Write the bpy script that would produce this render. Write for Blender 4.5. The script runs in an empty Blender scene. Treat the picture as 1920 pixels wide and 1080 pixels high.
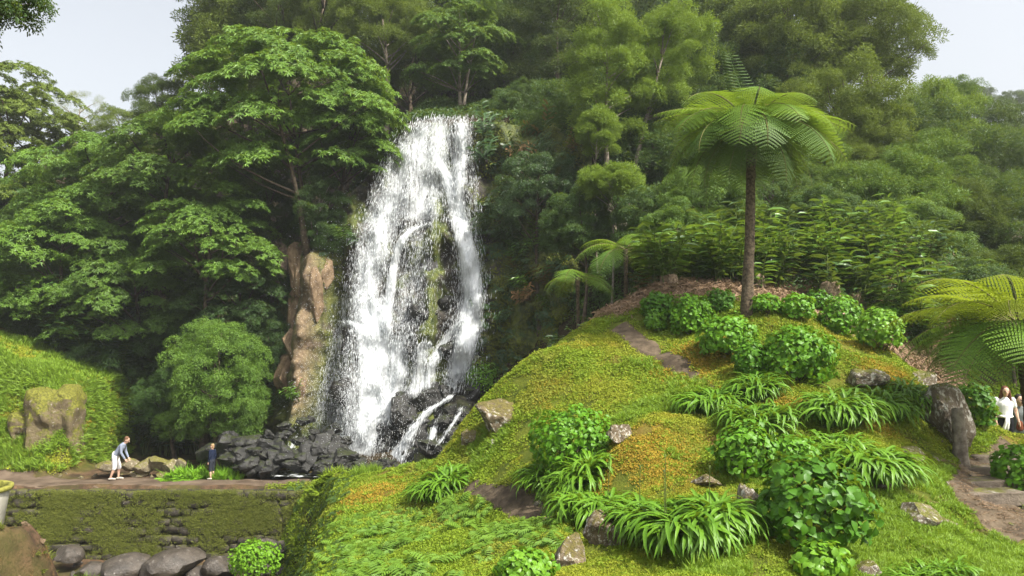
import bpy, bmesh, math, random
import numpy as np
from mathutils import Vector, Euler, Matrix

random.seed(5)
rng = np.random.default_rng(11)
sc = bpy.context.scene
col = sc.collection

# ------------------------------------------------------------------ camera
PITCH = math.atan(100 / 1400.0)
FPX = 1400.0
cam_d = bpy.data.cameras.new('camera')
cam_d.sensor_width = 36.0
cam_d.lens = 36.0 * FPX / 1920.0
cam_d.clip_start = 0.1
cam_d.clip_end = 2000
cam = bpy.data.objects.new('camera', cam_d)
cam.rotation_euler = (math.pi / 2 + PITCH, 0, 0)
col.objects.link(cam)
sc.camera = cam

# ------------------------------------------------------------------ light
SUN_EL, SUN_AZ = math.radians(52), math.radians(128)
world = bpy.data.worlds.new('World')
sc.world = world
world.use_nodes = True
wn = world.node_tree
wn.nodes.clear()
w_out = wn.nodes.new('ShaderNodeOutputWorld')
w_bg = wn.nodes.new('ShaderNodeBackground')
w_sky = wn.nodes.new('ShaderNodeTexSky')
w_sky.sky_type = 'NISHITA'
w_sky.sun_disc = False
w_sky.sun_elevation = SUN_EL
w_sky.sun_rotation = SUN_AZ
w_sky.air_density = 1.3
w_sky.dust_density = 6.0
w_sky.ozone_density = 1.0
w_hsv = wn.nodes.new('ShaderNodeHueSaturation')
w_hsv.inputs['Saturation'].default_value = 0.30
w_hsv.inputs['Value'].default_value = 1.0
wn.links.new(w_sky.outputs[0], w_hsv.inputs['Color'])
wn.links.new(w_hsv.outputs[0], w_bg.inputs[0])
w_bg.inputs[1].default_value = 0.15
wn.links.new(w_bg.outputs[0], w_out.inputs[0])

sun_d = bpy.data.lights.new('sun', 'SUN')
sun_d.energy = 4.4
sun_d.angle = math.radians(0.9)
sun_d.color = (1.0, 0.95, 0.85)
sun = bpy.data.objects.new('sun', sun_d)
SUNV = Vector((math.cos(SUN_EL) * math.sin(SUN_AZ), math.cos(SUN_EL) * math.cos(SUN_AZ), math.sin(SUN_EL)))
sun.rotation_euler = SUNV.to_track_quat('Z', 'Y').to_euler()
col.objects.link(sun)

sc.view_settings.view_transform = 'Standard'
sc.view_settings.look = 'None'
sc.view_settings.exposure = 0.86
sc.view_settings.gamma = 1.0
sc.render.engine = 'CYCLES'
cy = sc.cycles
cy.max_bounces = 6
cy.diffuse_bounces = 3
cy.glossy_bounces = 2
cy.transmission_bounces = 3
cy.transparent_max_bounces = 24
cy.volume_bounces = 1
cy.caustics_reflective = False
cy.caustics_refractive = False
cy.use_denoising = True

# ------------------------------------------------------------------ helpers
CP, SP = math.cos(PITCH), math.sin(PITCH)

def at(px, py, Y):
    """pixel of the 1920x1080 photograph and a depth -> world point"""
    x = (np.asarray(px, float) - 960) / FPX
    y = -(np.asarray(py, float) - 540) / FPX
    dy = CP - y * SP
    dz = SP + y * CP
    k = np.asarray(Y, float) / dy
    return np.stack(np.broadcast_arrays(x * k, dy * k, dz * k), -1)

def to_px(P):
    P = np.asarray(P, float)
    X, Y, Z = P[..., 0], P[..., 1], P[..., 2]
    d = Y * CP + Z * SP
    u = -Y * SP + Z * CP
    d = np.where(np.abs(d) < 1e-3, 1e-3, d)
    return 960 + X / d * FPX, 540 - u / d * FPX, d

def sstep(a, b, x):
    t = np.clip((x - a) / (b - a), 0, 1)
    return t * t * (3 - 2 * t)

_perm = np.random.default_rng(3).permutation(512)
_perm = np.concatenate([_perm, _perm, _perm])
_grad = np.random.default_rng(4).normal(size=(512, 3))
_grad /= np.linalg.norm(_grad, axis=1, keepdims=True)

def pnoise(x, y, z=0.0):
    x, y, z = np.broadcast_arrays(np.asarray(x, float), np.asarray(y, float), np.asarray(z, float))
    xi, yi, zi = np.floor(x).astype(int), np.floor(y).astype(int), np.floor(z).astype(int)
    xf, yf, zf = x - xi, y - yi, z - zi
    u, v, w = [t * t * t * (t * (t * 6 - 15) + 10) for t in (xf, yf, zf)]
    def g(i, j, k):
        h = _perm[(_perm[(_perm[(xi + i) & 511] + yi + j) & 511] + zi + k) & 511]
        G = _grad[h]
        return G[..., 0] * (xf - i) + G[..., 1] * (yf - j) + G[..., 2] * (zf - k)
    def lerp(a, b, t): return a + (b - a) * t
    x00 = lerp(g(0, 0, 0), g(1, 0, 0), u); x10 = lerp(g(0, 1, 0), g(1, 1, 0), u)
    x01 = lerp(g(0, 0, 1), g(1, 0, 1), u); x11 = lerp(g(0, 1, 1), g(1, 1, 1), u)
    return 1.5 * lerp(lerp(x00, x10, v), lerp(x01, x11, v), w)

def fbm(x, y, z=0.0, o=4, gain=.5):
    s = 0; a = 1; f = 1
    for i in range(o):
        s = s + a * pnoise(x * f + 17.3 * i, y * f + 5.1 * i, z * f + 9.7 * i)
        a *= gain; f *= 2.03
    return s

def mk_mesh(name, V, F, mat=None, smooth=True, attrs=None):
    """V (n,3); F (m,k) array or a list of such arrays"""
    me = bpy.data.meshes.new(name)
    Fs = F if isinstance(F, list) else [F]
    Fs = [np.asarray(f, np.int32) for f in Fs if len(f)]
    V = np.asarray(V, np.float32)
    me.vertices.add(len(V))
    me.vertices.foreach_set('co', V.ravel())
    if Fs:
        loops = np.concatenate([f.ravel() for f in Fs])
        tot = np.concatenate([np.full(len(f), f.shape[1], np.int32) for f in Fs])
        start = np.concatenate([[0], np.cumsum(tot)[:-1]]).astype(np.int32)
        me.loops.add(len(loops))
        me.loops.foreach_set('vertex_index', loops)
        me.polygons.add(len(tot))
        me.polygons.foreach_set('loop_start', start)
        me.polygons.foreach_set('loop_total', tot)
        me.polygons.foreach_set('use_smooth', np.full(len(tot), smooth, bool))
    if attrs:
        for k, a in attrs.items():
            a = np.asarray(a)
            if a.ndim == 2:
                at_ = me.attributes.new(k, 'FLOAT_VECTOR', 'POINT'); at_.data.foreach_set('vector', a.astype(np.float32).ravel())
            elif a.dtype.kind == 'i':
                at_ = me.attributes.new(k, 'INT', 'POINT'); at_.data.foreach_set('value', a.astype(np.int32))
            else:
                at_ = me.attributes.new(k, 'FLOAT', 'POINT'); at_.data.foreach_set('value', a.astype(np.float32))
    me.update(calc_edges=True)
    if mat: me.materials.append(mat)
    return me

def tag(o, label=None, cat=None, group=None, kind=None):
    if label: o['label'] = label
    if cat: o['category'] = cat
    if group: o['group'] = group
    if kind: o['kind'] = kind
    return o

def add(name, me, parent=None, loc=(0, 0, 0), rot=(0, 0, 0), scale=1.0, label=None, cat=None, group=None, kind=None):
    o = bpy.data.objects.new(name, me)
    o.location = loc
    o.rotation_euler = rot
    o.scale = (scale,) * 3 if np.isscalar(scale) else scale
    if parent is not None: o.parent = parent
    col.objects.link(o)
    return tag(o, label, cat, group, kind)

def empty(name, loc, label=None, cat=None, group=None, rot=(0, 0, 0), scale=1.0):
    o = add(name, None, None, loc, rot, scale, label, cat, group)
    o.empty_display_size = .2
    return o

def merge(parts):
    Vs, Fs, n = [], {}, 0
    for V, F in parts:
        V = np.asarray(V, float)
        Vs.append(V)
        for f in (F if isinstance(F, list) else [F]):
            f = np.asarray(f, int)
            if len(f): Fs.setdefault(f.shape[1], []).append(f + n)
        n += len(V)
    return np.concatenate(Vs), [np.concatenate(v) for v in Fs.values()]

def tube(P, R, n=7, cap=True):
    P = np.asarray(P, float); m = len(P)
    R = np.broadcast_to(np.asarray(R, float), (m,))
    T = np.gradient(P, axis=0); T /= np.linalg.norm(T, axis=1, keepdims=True) + 1e-9
    ref = np.array([0.31, 0.95, 0.05]) if abs(T[:, 2]).mean() > .6 else np.array([0, 0, 1.0])
    A = np.cross(T, ref); A /= np.linalg.norm(A, axis=1, keepdims=True) + 1e-9
    B = np.cross(T, A)
    th = np.linspace(0, 2 * np.pi, n, endpoint=False)
    V = P[:, None] + R[:, None, None] * (np.cos(th)[None, :, None] * A[:, None] + np.sin(th)[None, :, None] * B[:, None])
    V = V.reshape(-1, 3)
    i = np.arange(m - 1)[:, None] * n + np.arange(n)[None]
    j = np.arange(m - 1)[:, None] * n + (np.arange(n)[None] + 1) % n
    F = np.stack([i, j, j + n, i + n], -1).reshape(-1, 4)
    if cap:
        V = np.concatenate([V, P[:1], P[-1:]])
        c0, c1 = m * n, m * n + 1
        k = np.arange(n)
        t0 = np.stack([np.full(n, c0), (k + 1) % n, k], -1)
        t1 = np.stack([np.full(n, c1), (m - 1) * n + k, (m - 1) * n + (k + 1) % n], -1)
        return V, [F, np.concatenate([t0, t1])]
    return V, F

def grid_faces(nr, nc):
    i = np.arange(nr - 1)[:, None] * nc + np.arange(nc - 1)[None]
    return np.stack([i, i + 1, i + nc + 1, i + nc], -1).reshape(-1, 4)

# ------------------------------------------------------------------ materials
class NT:
    def __init__(s, name):
        s.m = bpy.data.materials.new(name); s.m.use_nodes = True
        s.t = s.m.node_tree; s.t.nodes.clear()
    def n(s, typ, ins=None, **kw):
        nd = s.t.nodes.new(typ)
        for k, v in kw.items(): setattr(nd, k, v)
        for k, v in (ins or {}).items():
            sock = nd.inputs[k]
            if isinstance(v, bpy.types.NodeSocket): s.t.links.new(v, sock)
            else: sock.default_value = v
        return nd
    def math(s, op, a, b=0.0, clamp=False):
        return s.n('ShaderNodeMath', {0: a, 1: b}, operation=op, use_clamp=clamp).outputs[0]
    def rgbmix(s, f, a, b, mode='MIX'):
        nd = s.t.nodes.new('ShaderNodeMix'); nd.data_type = 'RGBA'; nd.blend_type = mode
        for idx, v in ((0, f), (6, a), (7, b)):
            if isinstance(v, bpy.types.NodeSocket): s.t.links.new(v, nd.inputs[idx])
            else: nd.inputs[idx].default_value = v
        return nd.outputs[2]
    def noise(s, vec, scale, detail=3, rough=.55):
        return s.n('ShaderNodeTexNoise', {'Vector': vec, 'Scale': scale, 'Detail': detail, 'Roughness': rough}).outputs[0]
    def ramp(s, fac, stops, interp='LINEAR'):
        nd = s.n('ShaderNodeValToRGB', {0: fac})
        cr = nd.color_ramp; cr.interpolation = interp
        while len(cr.elements) < len(stops): cr.elements.new(.5)
        for e, (p, c) in zip(cr.elements, stops):
            e.position = p; e.color = c
        return nd.outputs[0]
    def sm(s, x, a, b):
        return s.n('ShaderNodeMapRange', {0: x, 1: a, 2: b, 3: 0.0, 4: 1.0}, interpolation_type='SMOOTHSTEP').outputs[0]
    def out(s, sh):
        o = s.t.nodes.new('ShaderNodeOutputMaterial'); s.t.links.new(sh, o.inputs[0]); return s.m

def c4(c, k=1.0): return (c[0] * k, c[1] * k, c[2] * k, 1)

_leafm = {}
def leaf_mat(name, dark, light, trans=.32, rough=.5, spec=.35, patch=0.0, patch_col=None, patch_scale=.6):
    """leaf material: colour varies from spray to spray, a share of the light passes through"""
    if name in _leafm: return _leafm[name]
    t = NT(name)
    oi = t.n('ShaderNodeObjectInfo').outputs['Random']
    geo = t.n('ShaderNodeNewGeometry')
    nz = t.noise(geo.outputs['Position'], .55, 2)
    f = t.math('ADD', t.math('MULTIPLY', oi, .6), t.math('MULTIPLY', nz, .55), True)
    f = t.math('SUBTRACT', f, .08, True)
    c = t.rgbmix(f, c4(dark), c4(light))
    rpi = geo.outputs['Random Per Island']
    c = t.rgbmix(t.math('MULTIPLY', rpi, .35), c, c4(light, 1.25))
    if patch_col:
        pz = t.noise(geo.outputs['Position'], patch_scale, 4)
        c = t.rgbmix(t.math('MULTIPLY', t.sm(pz, .5, .66), patch), c, c4(patch_col))
    b = t.n('ShaderNodeBsdfPrincipled', {'Base Color': c, 'Roughness': rough, 'Specular IOR Level': spec})
    tc = t.rgbmix(.55, c, (.30, .38, .02, 1), 'MIX')
    tr = t.n('ShaderNodeBsdfTranslucent', {'Color': tc})
    mx = t.n('ShaderNodeMixShader', {0: trans, 1: b.outputs[0], 2: tr.outputs[0]})
    _leafm[name] = t.out(mx.outputs[0])
    return _leafm[name]

M = {}
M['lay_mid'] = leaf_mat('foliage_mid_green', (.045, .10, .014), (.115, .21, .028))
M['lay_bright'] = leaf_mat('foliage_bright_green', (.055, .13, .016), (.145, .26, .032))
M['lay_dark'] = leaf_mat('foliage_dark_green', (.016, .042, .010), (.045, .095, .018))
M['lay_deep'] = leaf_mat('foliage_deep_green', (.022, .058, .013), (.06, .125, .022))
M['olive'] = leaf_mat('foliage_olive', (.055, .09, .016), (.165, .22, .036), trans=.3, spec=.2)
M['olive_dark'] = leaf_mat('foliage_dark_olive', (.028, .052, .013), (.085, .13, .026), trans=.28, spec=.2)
M['lime'] = leaf_mat('foliage_lime', (.085, .15, .016), (.20, .30, .035), trans=.38)
M['pale'] = leaf_mat('foliage_pale', (.14, .17, .06), (.28, .31, .11), trans=.4)
M['blueish'] = leaf_mat('foliage_cool_green', (.03, .06, .022), (.075, .125, .04), trans=.25)
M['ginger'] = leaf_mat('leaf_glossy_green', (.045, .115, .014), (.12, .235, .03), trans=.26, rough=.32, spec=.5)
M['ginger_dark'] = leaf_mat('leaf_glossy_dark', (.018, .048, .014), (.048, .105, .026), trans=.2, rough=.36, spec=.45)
M['dry'] = leaf_mat('leaf_dry_brown', (.10, .05, .022), (.24, .14, .06), trans=.2, rough=.7, spec=.2)
M['litter'] = leaf_mat('dry_litter', (.10, .06, .035), (.36, .25, .16), trans=.1, rough=.8, spec=.15)
M['hyd'] = leaf_mat('hydrangea_leaf', (.05, .15, .008), (.12, .28, .014), trans=.32, rough=.45, spec=.28)
M['hyd_shaded'] = leaf_mat('hydrangea_leaf_shaded', (.032, .105, .008), (.08, .205, .013), trans=.3, rough=.45, spec=.28)  # darker copy of the hydrangea leaf, with the bushes' shade put into its colour
M['hyd_lime'] = leaf_mat('hydrangea_leaf_lime', (.075, .20, .014), (.17, .34, .022), trans=.34, rough=.4, spec=.4)
M['strap'] = leaf_mat('strap_leaf', (.055, .145, .010), (.135, .27, .018), trans=.3, rough=.42, spec=.3)
M['fern'] = leaf_mat('fern_frond_green', (.07, .16, .018), (.16, .28, .03), trans=.36, rough=.5, spec=.3)
M['fern_dark'] = leaf_mat('fern_frond_dark', (.035, .075, .02), (.08, .14, .03), trans=.3, rough=.5, spec=.3)  # darkest fern green, for hanging fronds, the young frond and hillside ferns
M['fern_mid'] = leaf_mat('fern_frond_mid', (.05, .115, .02), (.11, .20, .03), trans=.33, rough=.5, spec=.3)
M['fern_backlit'] = leaf_mat('fern_frond_backlit', (.12, .16, .012), (.24, .28, .02), trans=.5, rough=.5, spec=.3)  # yellow of light shining through the fronds is put into this leaf colour
M['moss_leaf'] = leaf_mat('moss_cover', (.13, .165, .014), (.30, .33, .03), trans=.25, rough=.7, spec=.15, patch=.7, patch_col=(.34, .22, .03), patch_scale=.45)
M['moss_green'] = leaf_mat('moss_cover_green', (.09, .155, .012), (.22, .30, .022), trans=.28, rough=.65, spec=.15, patch=.5, patch_col=(.25, .22, .04), patch_scale=.8)
M['moss_orange'] = leaf_mat('moss_orange', (.20, .15, .02), (.42, .28, .04), trans=.22, rough=.75, spec=.1)
M['moss_wall'] = leaf_mat('wall_moss', (.06, .075, .014), (.17, .19, .035), trans=.2, rough=.75, spec=.15)
M['grass'] = leaf_mat('grass_blade', (.09, .17, .016), (.22, .34, .03), trans=.35, rough=.5, spec=.25)
M['bright_weed'] = leaf_mat('bright_weed', (.09, .22, .012), (.19, .38, .02), trans=.35, rough=.5, spec=.25)

def simple_mat(name, c0, c1, scale=3.0, rough=.85, spec=.25, bump=.3, bscale=None, coord='Object', detail=5):
    t = NT(name)
    tc = t.n('ShaderNodeTexCoord').outputs[coord]
    n1 = t.noise(tc, scale, detail, .6)
    c = t.rgbmix(t.sm(n1, .32, .68), c4(c0), c4(c1))
    b = t.n('ShaderNodeBsdfPrincipled', {'Base Color': c, 'Roughness': rough, 'Specular IOR Level': spec})
    if bump:
        n2 = t.noise(tc, bscale or scale * 4, 6, .65)
        bp = t.n('ShaderNodeBump', {'Height': n2, 'Strength': bump, 'Distance': .05})
        t.t.links.new(bp.outputs[0], b.inputs['Normal'])
    return t.out(b.outputs[0])

M['bark'] = simple_mat('bark_brown', (.055, .04, .028), (.13, .10, .07), 6)
M['bark_pale'] = simple_mat('bark_pale', (.13, .10, .075), (.30, .26, .21), 7)
M['fern_trunk'] = simple_mat('fern_trunk_fibre', (.05, .035, .022), (.17, .13, .085), 16, bump=.9)
M['stem'] = simple_mat('stem_green', (.06, .09, .02), (.10, .13, .03), 6, bump=0)
M['frond_stem'] = simple_mat('frond_stem', (.10, .10, .03), (.16, .15, .05), 6, bump=0)
M['crozier'] = simple_mat('crozier_brown', (.16, .07, .03), (.26, .13, .06), 20, bump=.3)
M['dirt'] = simple_mat('path_dirt', (.05, .038, .026), (.125, .095, .064), 3.0, rough=.95, spec=.1, bump=.5, bscale=9)
M['dirt_dark'] = simple_mat('crest_dirt', (.065, .045, .03), (.135, .10, .07), 1.4, rough=.85, spec=.2, bump=.6, bscale=7)
M['red_earth'] = simple_mat('red_earth', (.10, .05, .03), (.20, .115, .065), 1.6, rough=.95, spec=.1, bump=.8, bscale=6)
M['mortar'] = simple_mat('wet_mortar', (.02, .018, .014), (.05, .045, .03), 3, rough=.7)
M['stump'] = simple_mat('fibrous_stump', (.15, .10, .06), (.38, .29, .20), 18, bump=.8)
M['tank'] = simple_mat('weathered_concrete', (.42, .40, .33), (.62, .60, .52), 2.2, rough=.8, bump=.15)
M['tank_rim'] = simple_mat('mossy_rim', (.12, .12, .02), (.26, .25, .05), 9, rough=.9)
M['tank_in'] = simple_mat('tank_water', (.008, .010, .005), (.015, .018, .008), 3, rough=.15, bump=0)

def rock_mat(name, c0, c1, lichen=.0, moss=.0, rough=.8, spec=.3, moss_col=(.13, .13, .02), lich_col=(.55, .53, .47)):
    t = NT(name)
    tc = t.n('ShaderNodeTexCoord').outputs['Object']
    oi = t.n('ShaderNodeObjectInfo').outputs['Random']
    v = t.n('ShaderNodeVectorMath', {0: tc, 1: oi}, operation='ADD').outputs[0]
    n1 = t.noise(v, 2.6, 6, .65)
    c = t.rgbmix(t.sm(n1, .3, .7), c4(c0), c4(c1))
    n2 = t.noise(v, 5.5, 6, .7)
    if lichen:
        c = t.rgbmix(t.math('MULTIPLY', t.sm(n2, .62 - lichen * .22, .70 - lichen * .16), .85), c, c4(lich_col))
    if moss:
        nz = t.n('ShaderNodeSeparateXYZ', {0: t.n('ShaderNodeNewGeometry').outputs['Normal']}).outputs[2]
        mm = t.math('ADD', t.math('MULTIPLY', nz, .8), t.math('MULTIPLY', t.noise(v, 4.5, 7, .7), 1.9))
        mc = t.rgbmix(t.sm(t.noise(v, 13, 4, .7), .35, .65), c4(moss_col, .45), c4(moss_col, 1.15))
        c = t.rgbmix(t.sm(mm, 1.62 - moss, 1.95 - moss), c, mc)
    b = t.n('ShaderNodeBsdfPrincipled', {'Base Color': c, 'Roughness': rough, 'Specular IOR Level': spec})
    bp = t.n('ShaderNodeBump', {'Height': t.noise(v, 9, 8, .7), 'Strength': .65, 'Distance': .08})
    t.t.links.new(bp.outputs[0], b.inputs['Normal'])
    return t.out(b.outputs[0])

M['boulder'] = rock_mat('lichen_boulder', (.10, .075, .05), (.22, .18, .13), lichen=.55, moss=.25)
M['boulder_moss'] = rock_mat('mossy_boulder', (.08, .06, .035), (.19, .145, .09), lichen=.5, moss=.25, moss_col=(.12, .10, .025))
M['boulder_pale'] = rock_mat('pale_boulder', (.25, .22, .18), (.5, .46, .4), lichen=.8)
M['basalt'] = rock_mat('wet_basalt', (.010, .010, .009), (.034, .033, .030), lichen=.08, moss=.1, rough=.5, spec=.4, moss_col=(.035, .045, .010), lich_col=(.10, .10, .09))
M['bed_rock'] = rock_mat('stream_boulder', (.035, .029, .023), (.085, .07, .055), lichen=.1, moss=.0, rough=.4, spec=.5, lich_col=(.24, .22, .2))
M['crest_rock'] = rock_mat('crest_stone', (.12, .10, .06), (.24, .20, .13), lichen=.1, moss=.3, moss_col=(.15, .14, .03))
M['tan_rock'] = rock_mat('tan_outcrop', (.10, .065, .035), (.27, .19, .115), lichen=.15, rough=.75, lich_col=(.38, .30, .2))
M['wall_stone'] = rock_mat('weir_stone', (.026, .022, .016), (.07, .058, .04), lichen=.05, moss=.3, rough=.6, spec=.4, moss_col=(.10, .10, .02))
M['step_stone'] = rock_mat('step_stone', (.10, .08, .06), (.20, .16, .12), lichen=.1, moss=.05)
M['sand_block'] = rock_mat('sandstone_block', (.085, .065, .035), (.19, .15, .085), lichen=.12, moss=.78, moss_col=(.15, .15, .02))

# ground
t = NT('ground_moss_and_soil')
geo = t.n('ShaderNodeNewGeometry').outputs['Position']
n1 = t.noise(geo, .5, 5); n2 = t.noise(geo, 2.3, 5); n3 = t.noise(geo, 14, 5, .7)
c = t.rgbmix(t.sm(n2, .3, .7), (.055, .075, .010, 1), (.12, .14, .018, 1))
c = t.rgbmix(t.math('MULTIPLY', t.sm(n1, .5, .64), .75), c, (.16, .10, .025, 1))
c = t.rgbmix(t.math('MULTIPLY', t.sm(n3, .55, .75), .5), c, (.06, .06, .012, 1))
lit = t.n('ShaderNodeAttribute', attribute_name='litter').outputs['Fac']
lc = t.rgbmix(t.sm(n3, .35, .7), (.022, .018, .010, 1), (.075, .055, .032, 1))
c = t.rgbmix(lit, c, lc)
er = t.n('ShaderNodeAttribute', attribute_name='earth').outputs['Fac']
ec = t.rgbmix(t.sm(n2, .35, .7), (.045, .03, .02, 1), (.15, .09, .052, 1))
ec = t.rgbmix(t.math('MULTIPLY', t.sm(n3, .48, .62), .7), ec, (.045, .04, .018, 1))
ec = t.rgbmix(t.math('MULTIPLY', t.sm(n1, .46, .6), .55), ec, (.075, .075, .02, 1))
c = t.rgbmix(er, c, ec)
b = t.n('ShaderNodeBsdfPrincipled', {'Base Color': c, 'Roughness': .95, 'Specular IOR Level': .1})
bp = t.n('ShaderNodeBump', {'Height': t.noise(geo, 22, 6, .7), 'Strength': .9, 'Distance': .05})
t.t.links.new(bp.outputs[0], b.inputs['Normal'])
M['ground'] = t.out(b.outputs[0])

# cliff
t = NT('cliff_basalt')
geo = t.n('ShaderNodeNewGeometry').outputs['Position']
n1 = t.noise(geo, .9, 6, .65); n2 = t.noise(geo, 3.5, 6, .65)
c = t.rgbmix(t.sm(n2, .3, .7), (.018, .016, .013, 1), (.075, .062, .045, 1))
mm = t.n('ShaderNodeAttribute', attribute_name='mossy').outputs['Fac']
mf = t.sm(t.math('ADD', n1, t.math('MULTIPLY', mm, .35)), .58, .72)
c = t.rgbmix(mf, c, t.rgbmix(t.sm(n2, .3, .7), (.03, .05, .008, 1), (.13, .15, .02, 1)))
tan = t.n('ShaderNodeAttribute', attribute_name='tan').outputs['Fac']
c = t.rgbmix(t.math('MULTIPLY', tan, .9), c, t.rgbmix(t.sm(n2, .3, .7), (.09, .055, .03, 1), (.26, .18, .11, 1)))
b = t.n('ShaderNodeBsdfPrincipled', {'Base Color': c, 'Roughness': .5, 'Specular IOR Level': .45})
bp = t.n('ShaderNodeBump', {'Height': t.noise(geo, 5, 8, .7), 'Strength': .9, 'Distance': .15})
t.t.links.new(bp.outputs[0], b.inputs['Normal'])
M['cliff'] = t.out(b.outputs[0])

# falling water: white where the sheet is thick, open between the strands
t = NT('falling_water')
geo = t.n('ShaderNodeNewGeometry').outputs['Position']
mp = t.n('ShaderNodeMapping', {'Vector': geo, 'Scale': (8.5, 2.0, .38)}).outputs[0]
mp2 = t.n('ShaderNodeMapping', {'Vector': geo, 'Scale': (26, 5.0, 2.2)}).outputs[0]
nA = t.noise(mp, 1.0, 4, .6); nB = t.noise(mp2, 1.0, 5, .7)
dens = t.n('ShaderNodeAttribute', attribute_name='dens').outputs['Fac']
a = t.math('ADD', t.math('MULTIPLY', nA, .5), t.math('MULTIPLY', nB, .5))
a = t.math('ADD', a, t.math('MULTIPLY', t.math('SUBTRACT', dens, .5), .62))
a = t.math('MULTIPLY', t.sm(a, .34, .80), .96)
a = t.math('MULTIPLY', a, t.sm(dens, 0.0, .35))
wb = t.n('ShaderNodeBsdfPrincipled', {'Base Color': (.80, .83, .85, 1), 'Roughness': .45, 'Specular IOR Level': .3})
wt = t.n('ShaderNodeBsdfTranslucent', {'Color': (.78, .82, .84, 1)})
wm = t.n('ShaderNodeMixShader', {0: .3, 1: wb.outputs[0], 2: wt.outputs[0]})
tp = t.n('ShaderNodeBsdfTransparent')
fm = t.n('ShaderNodeMixShader', {0: a, 1: tp.outputs[0], 2: wm.outputs[0]})
M['water'] = t.out(fm.outputs[0])
t = NT('water_drops')
wb = t.n('ShaderNodeBsdfPrincipled', {'Base Color': (.82, .85, .87, 1), 'Roughness': .3, 'Specular IOR Level': .4})
wt = t.n('ShaderNodeBsdfTranslucent', {'Color': (.8, .84, .86, 1)})
wm = t.n('ShaderNodeMixShader', {0: .35, 1: wb.outputs[0], 2: wt.outputs[0]})
M['drops'] = t.out(wm.outputs[0])
t = NT('pool_water')
geo = t.n('ShaderNodeNewGeometry').outputs['Position']
n1 = t.noise(geo, 3, 5)
c = t.rgbmix(t.sm(n1, .5, .62), (.02, .022, .018, 1), (.7, .73, .74, 1))
b = t.n('ShaderNodeBsdfPrincipled', {'Base Color': c, 'Roughness': .15, 'Specular IOR Level': .5})
bp = t.n('ShaderNodeBump', {'Height': t.noise(geo, 9, 4), 'Strength': .4, 'Distance': .05})
t.t.links.new(bp.outputs[0], b.inputs['Normal'])
M['pool'] = t.out(b.outputs[0])

# ------------------------------------------------------------------ terrain
HP = """600 1080 11.3;800 1080 9.7;1000 1080 8.8;1275 1080 8.4;1500 1080 8.6;1700 1080 8.7;1920 1080 8.7;640 960 16.5;760 985 13.6;
900 985 12.4;1000 980 11.5;1100 1000 10.3;1275 1015 9.6;1400 1000 9.8;660 900 21.5;740 898 20;800 902 18.2;800 935 16;880 930 14.9;960 930 14;
1040 958 12.6;850 850 18.6;900 800 17.4;895 750 17.7;1000 678 18.1;1120 606 19.3;960 800 16.4;1000 870 14.7;1100 890 13.2;1150 800 14.8;1100 740 16.2;
1150 680 17.3;1200 640 18.2;1200 760 15.2;1250 820 13.7;1220 900 12;1300 870 12.3;1300 602 19;1400 592 18;1500 610 17.8;1560 640 17.2;1650 655 16.8;
1330 680 16.6;1290 720 15.8;1400 740 14.8;1490 712 15.3;1620 718 15;1560 690 15.8;1380 800 13.4;1420 890 11.7;1570 800 13;1700 790 13.8;1640 900 11.2;
1520 1010 9.7;1700 880 11.8;1725 975 10.3;1800 960 10.9;1850 1000 10.5;1900 950 11.5;1800 870 13.6;1860 872 13.8;1890 860 17.3;1780 740 15.6;1840 800 16;
1915 845 19.5;1240 548 20.6;1090 640 21.4;1180 570 21;600 893 24.3"""
ctrl = []
for s in HP.replace('\n', '').split(';'):
    a_, b_, y_ = map(float, s.split()); ctrl.append(at(a_, b_, y_))
ctrl += [np.array(p, float) for p in [(-4, 26, -4.7), (-6.5, 26.5, -5), (-1, 24, -3.6), (.5, 21.3, -1.7), (-.9, 20.5, -2.5), (1.2, 24, -2.6), (2.2, 22.3, -.7), (-1, 28, -4.8), (3, 27, -.3), (5, 24, 1.7), (8, 22.3, 1.9),
    (12, 22.2, 1.8), (10, 26, 4.2), (5, 29, 4), (14, 30, 6), (5, 35, 8.5), (14, 38, 11), (21, 34, 5), (20, 26, .9), (26, 30, 0), (16, 21, -.2), (22, 20, -1.8), (30, 40, 3),
    (14, 48, 16), (5, 48, 16), (28, 50, 7), (12, 14, -2), (14, 10, -2.6), (8, 4, -2.4), (0, 4, -2.4), (-2, 7, -2.9), (0, 7.2, -2.5), (5, 6, -2.3), (20, 8, -2.4), (-3, 29, -5), (40, 30, -2)]]
ctrl = np.array(ctrl)
_c = ctrl[:, :2]
def _phi(r2): return np.where(r2 > 1e-9, .5 * r2 * np.log(np.maximum(r2, 1e-9)), 0)
_A = _phi(((_c[:, None] - _c[None]) ** 2).sum(-1)) + np.eye(len(_c)) * .06
_Pm = np.c_[np.ones(len(_c)), _c]
_L = np.block([[_A, _Pm], [_Pm.T, np.zeros((3, 3))]])
_w = np.linalg.solve(_L, np.r_[ctrl[:, 2], 0, 0, 0])

def tps(X, Y):
    sh = X.shape; X = X.ravel(); Y = Y.ravel(); o = np.empty(len(X))
    for i in range(0, len(X), 60000):
        x, y = X[i:i + 60000], Y[i:i + 60000]
        K = _phi((x[:, None] - _c[None, :, 0]) ** 2 + (y[:, None] - _c[None, :, 1]) ** 2)
        o[i:i + 60000] = K @ _w[:-3] + _w[-3] + _w[-2] * x + _w[-1] * y
    return o.reshape(sh)

EDGE_Y = [0, 8, 11.5, 17, 22, 25, 27, 29, 32]
EDGE_X = [-1.2, -2.0, -2.85, -3.95, -4.95, -6.1, -7.0, -7.6, -7.6]
def edge_d(X, Y): return X - np.interp(Y, EDGE_Y, EDGE_X)

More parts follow.
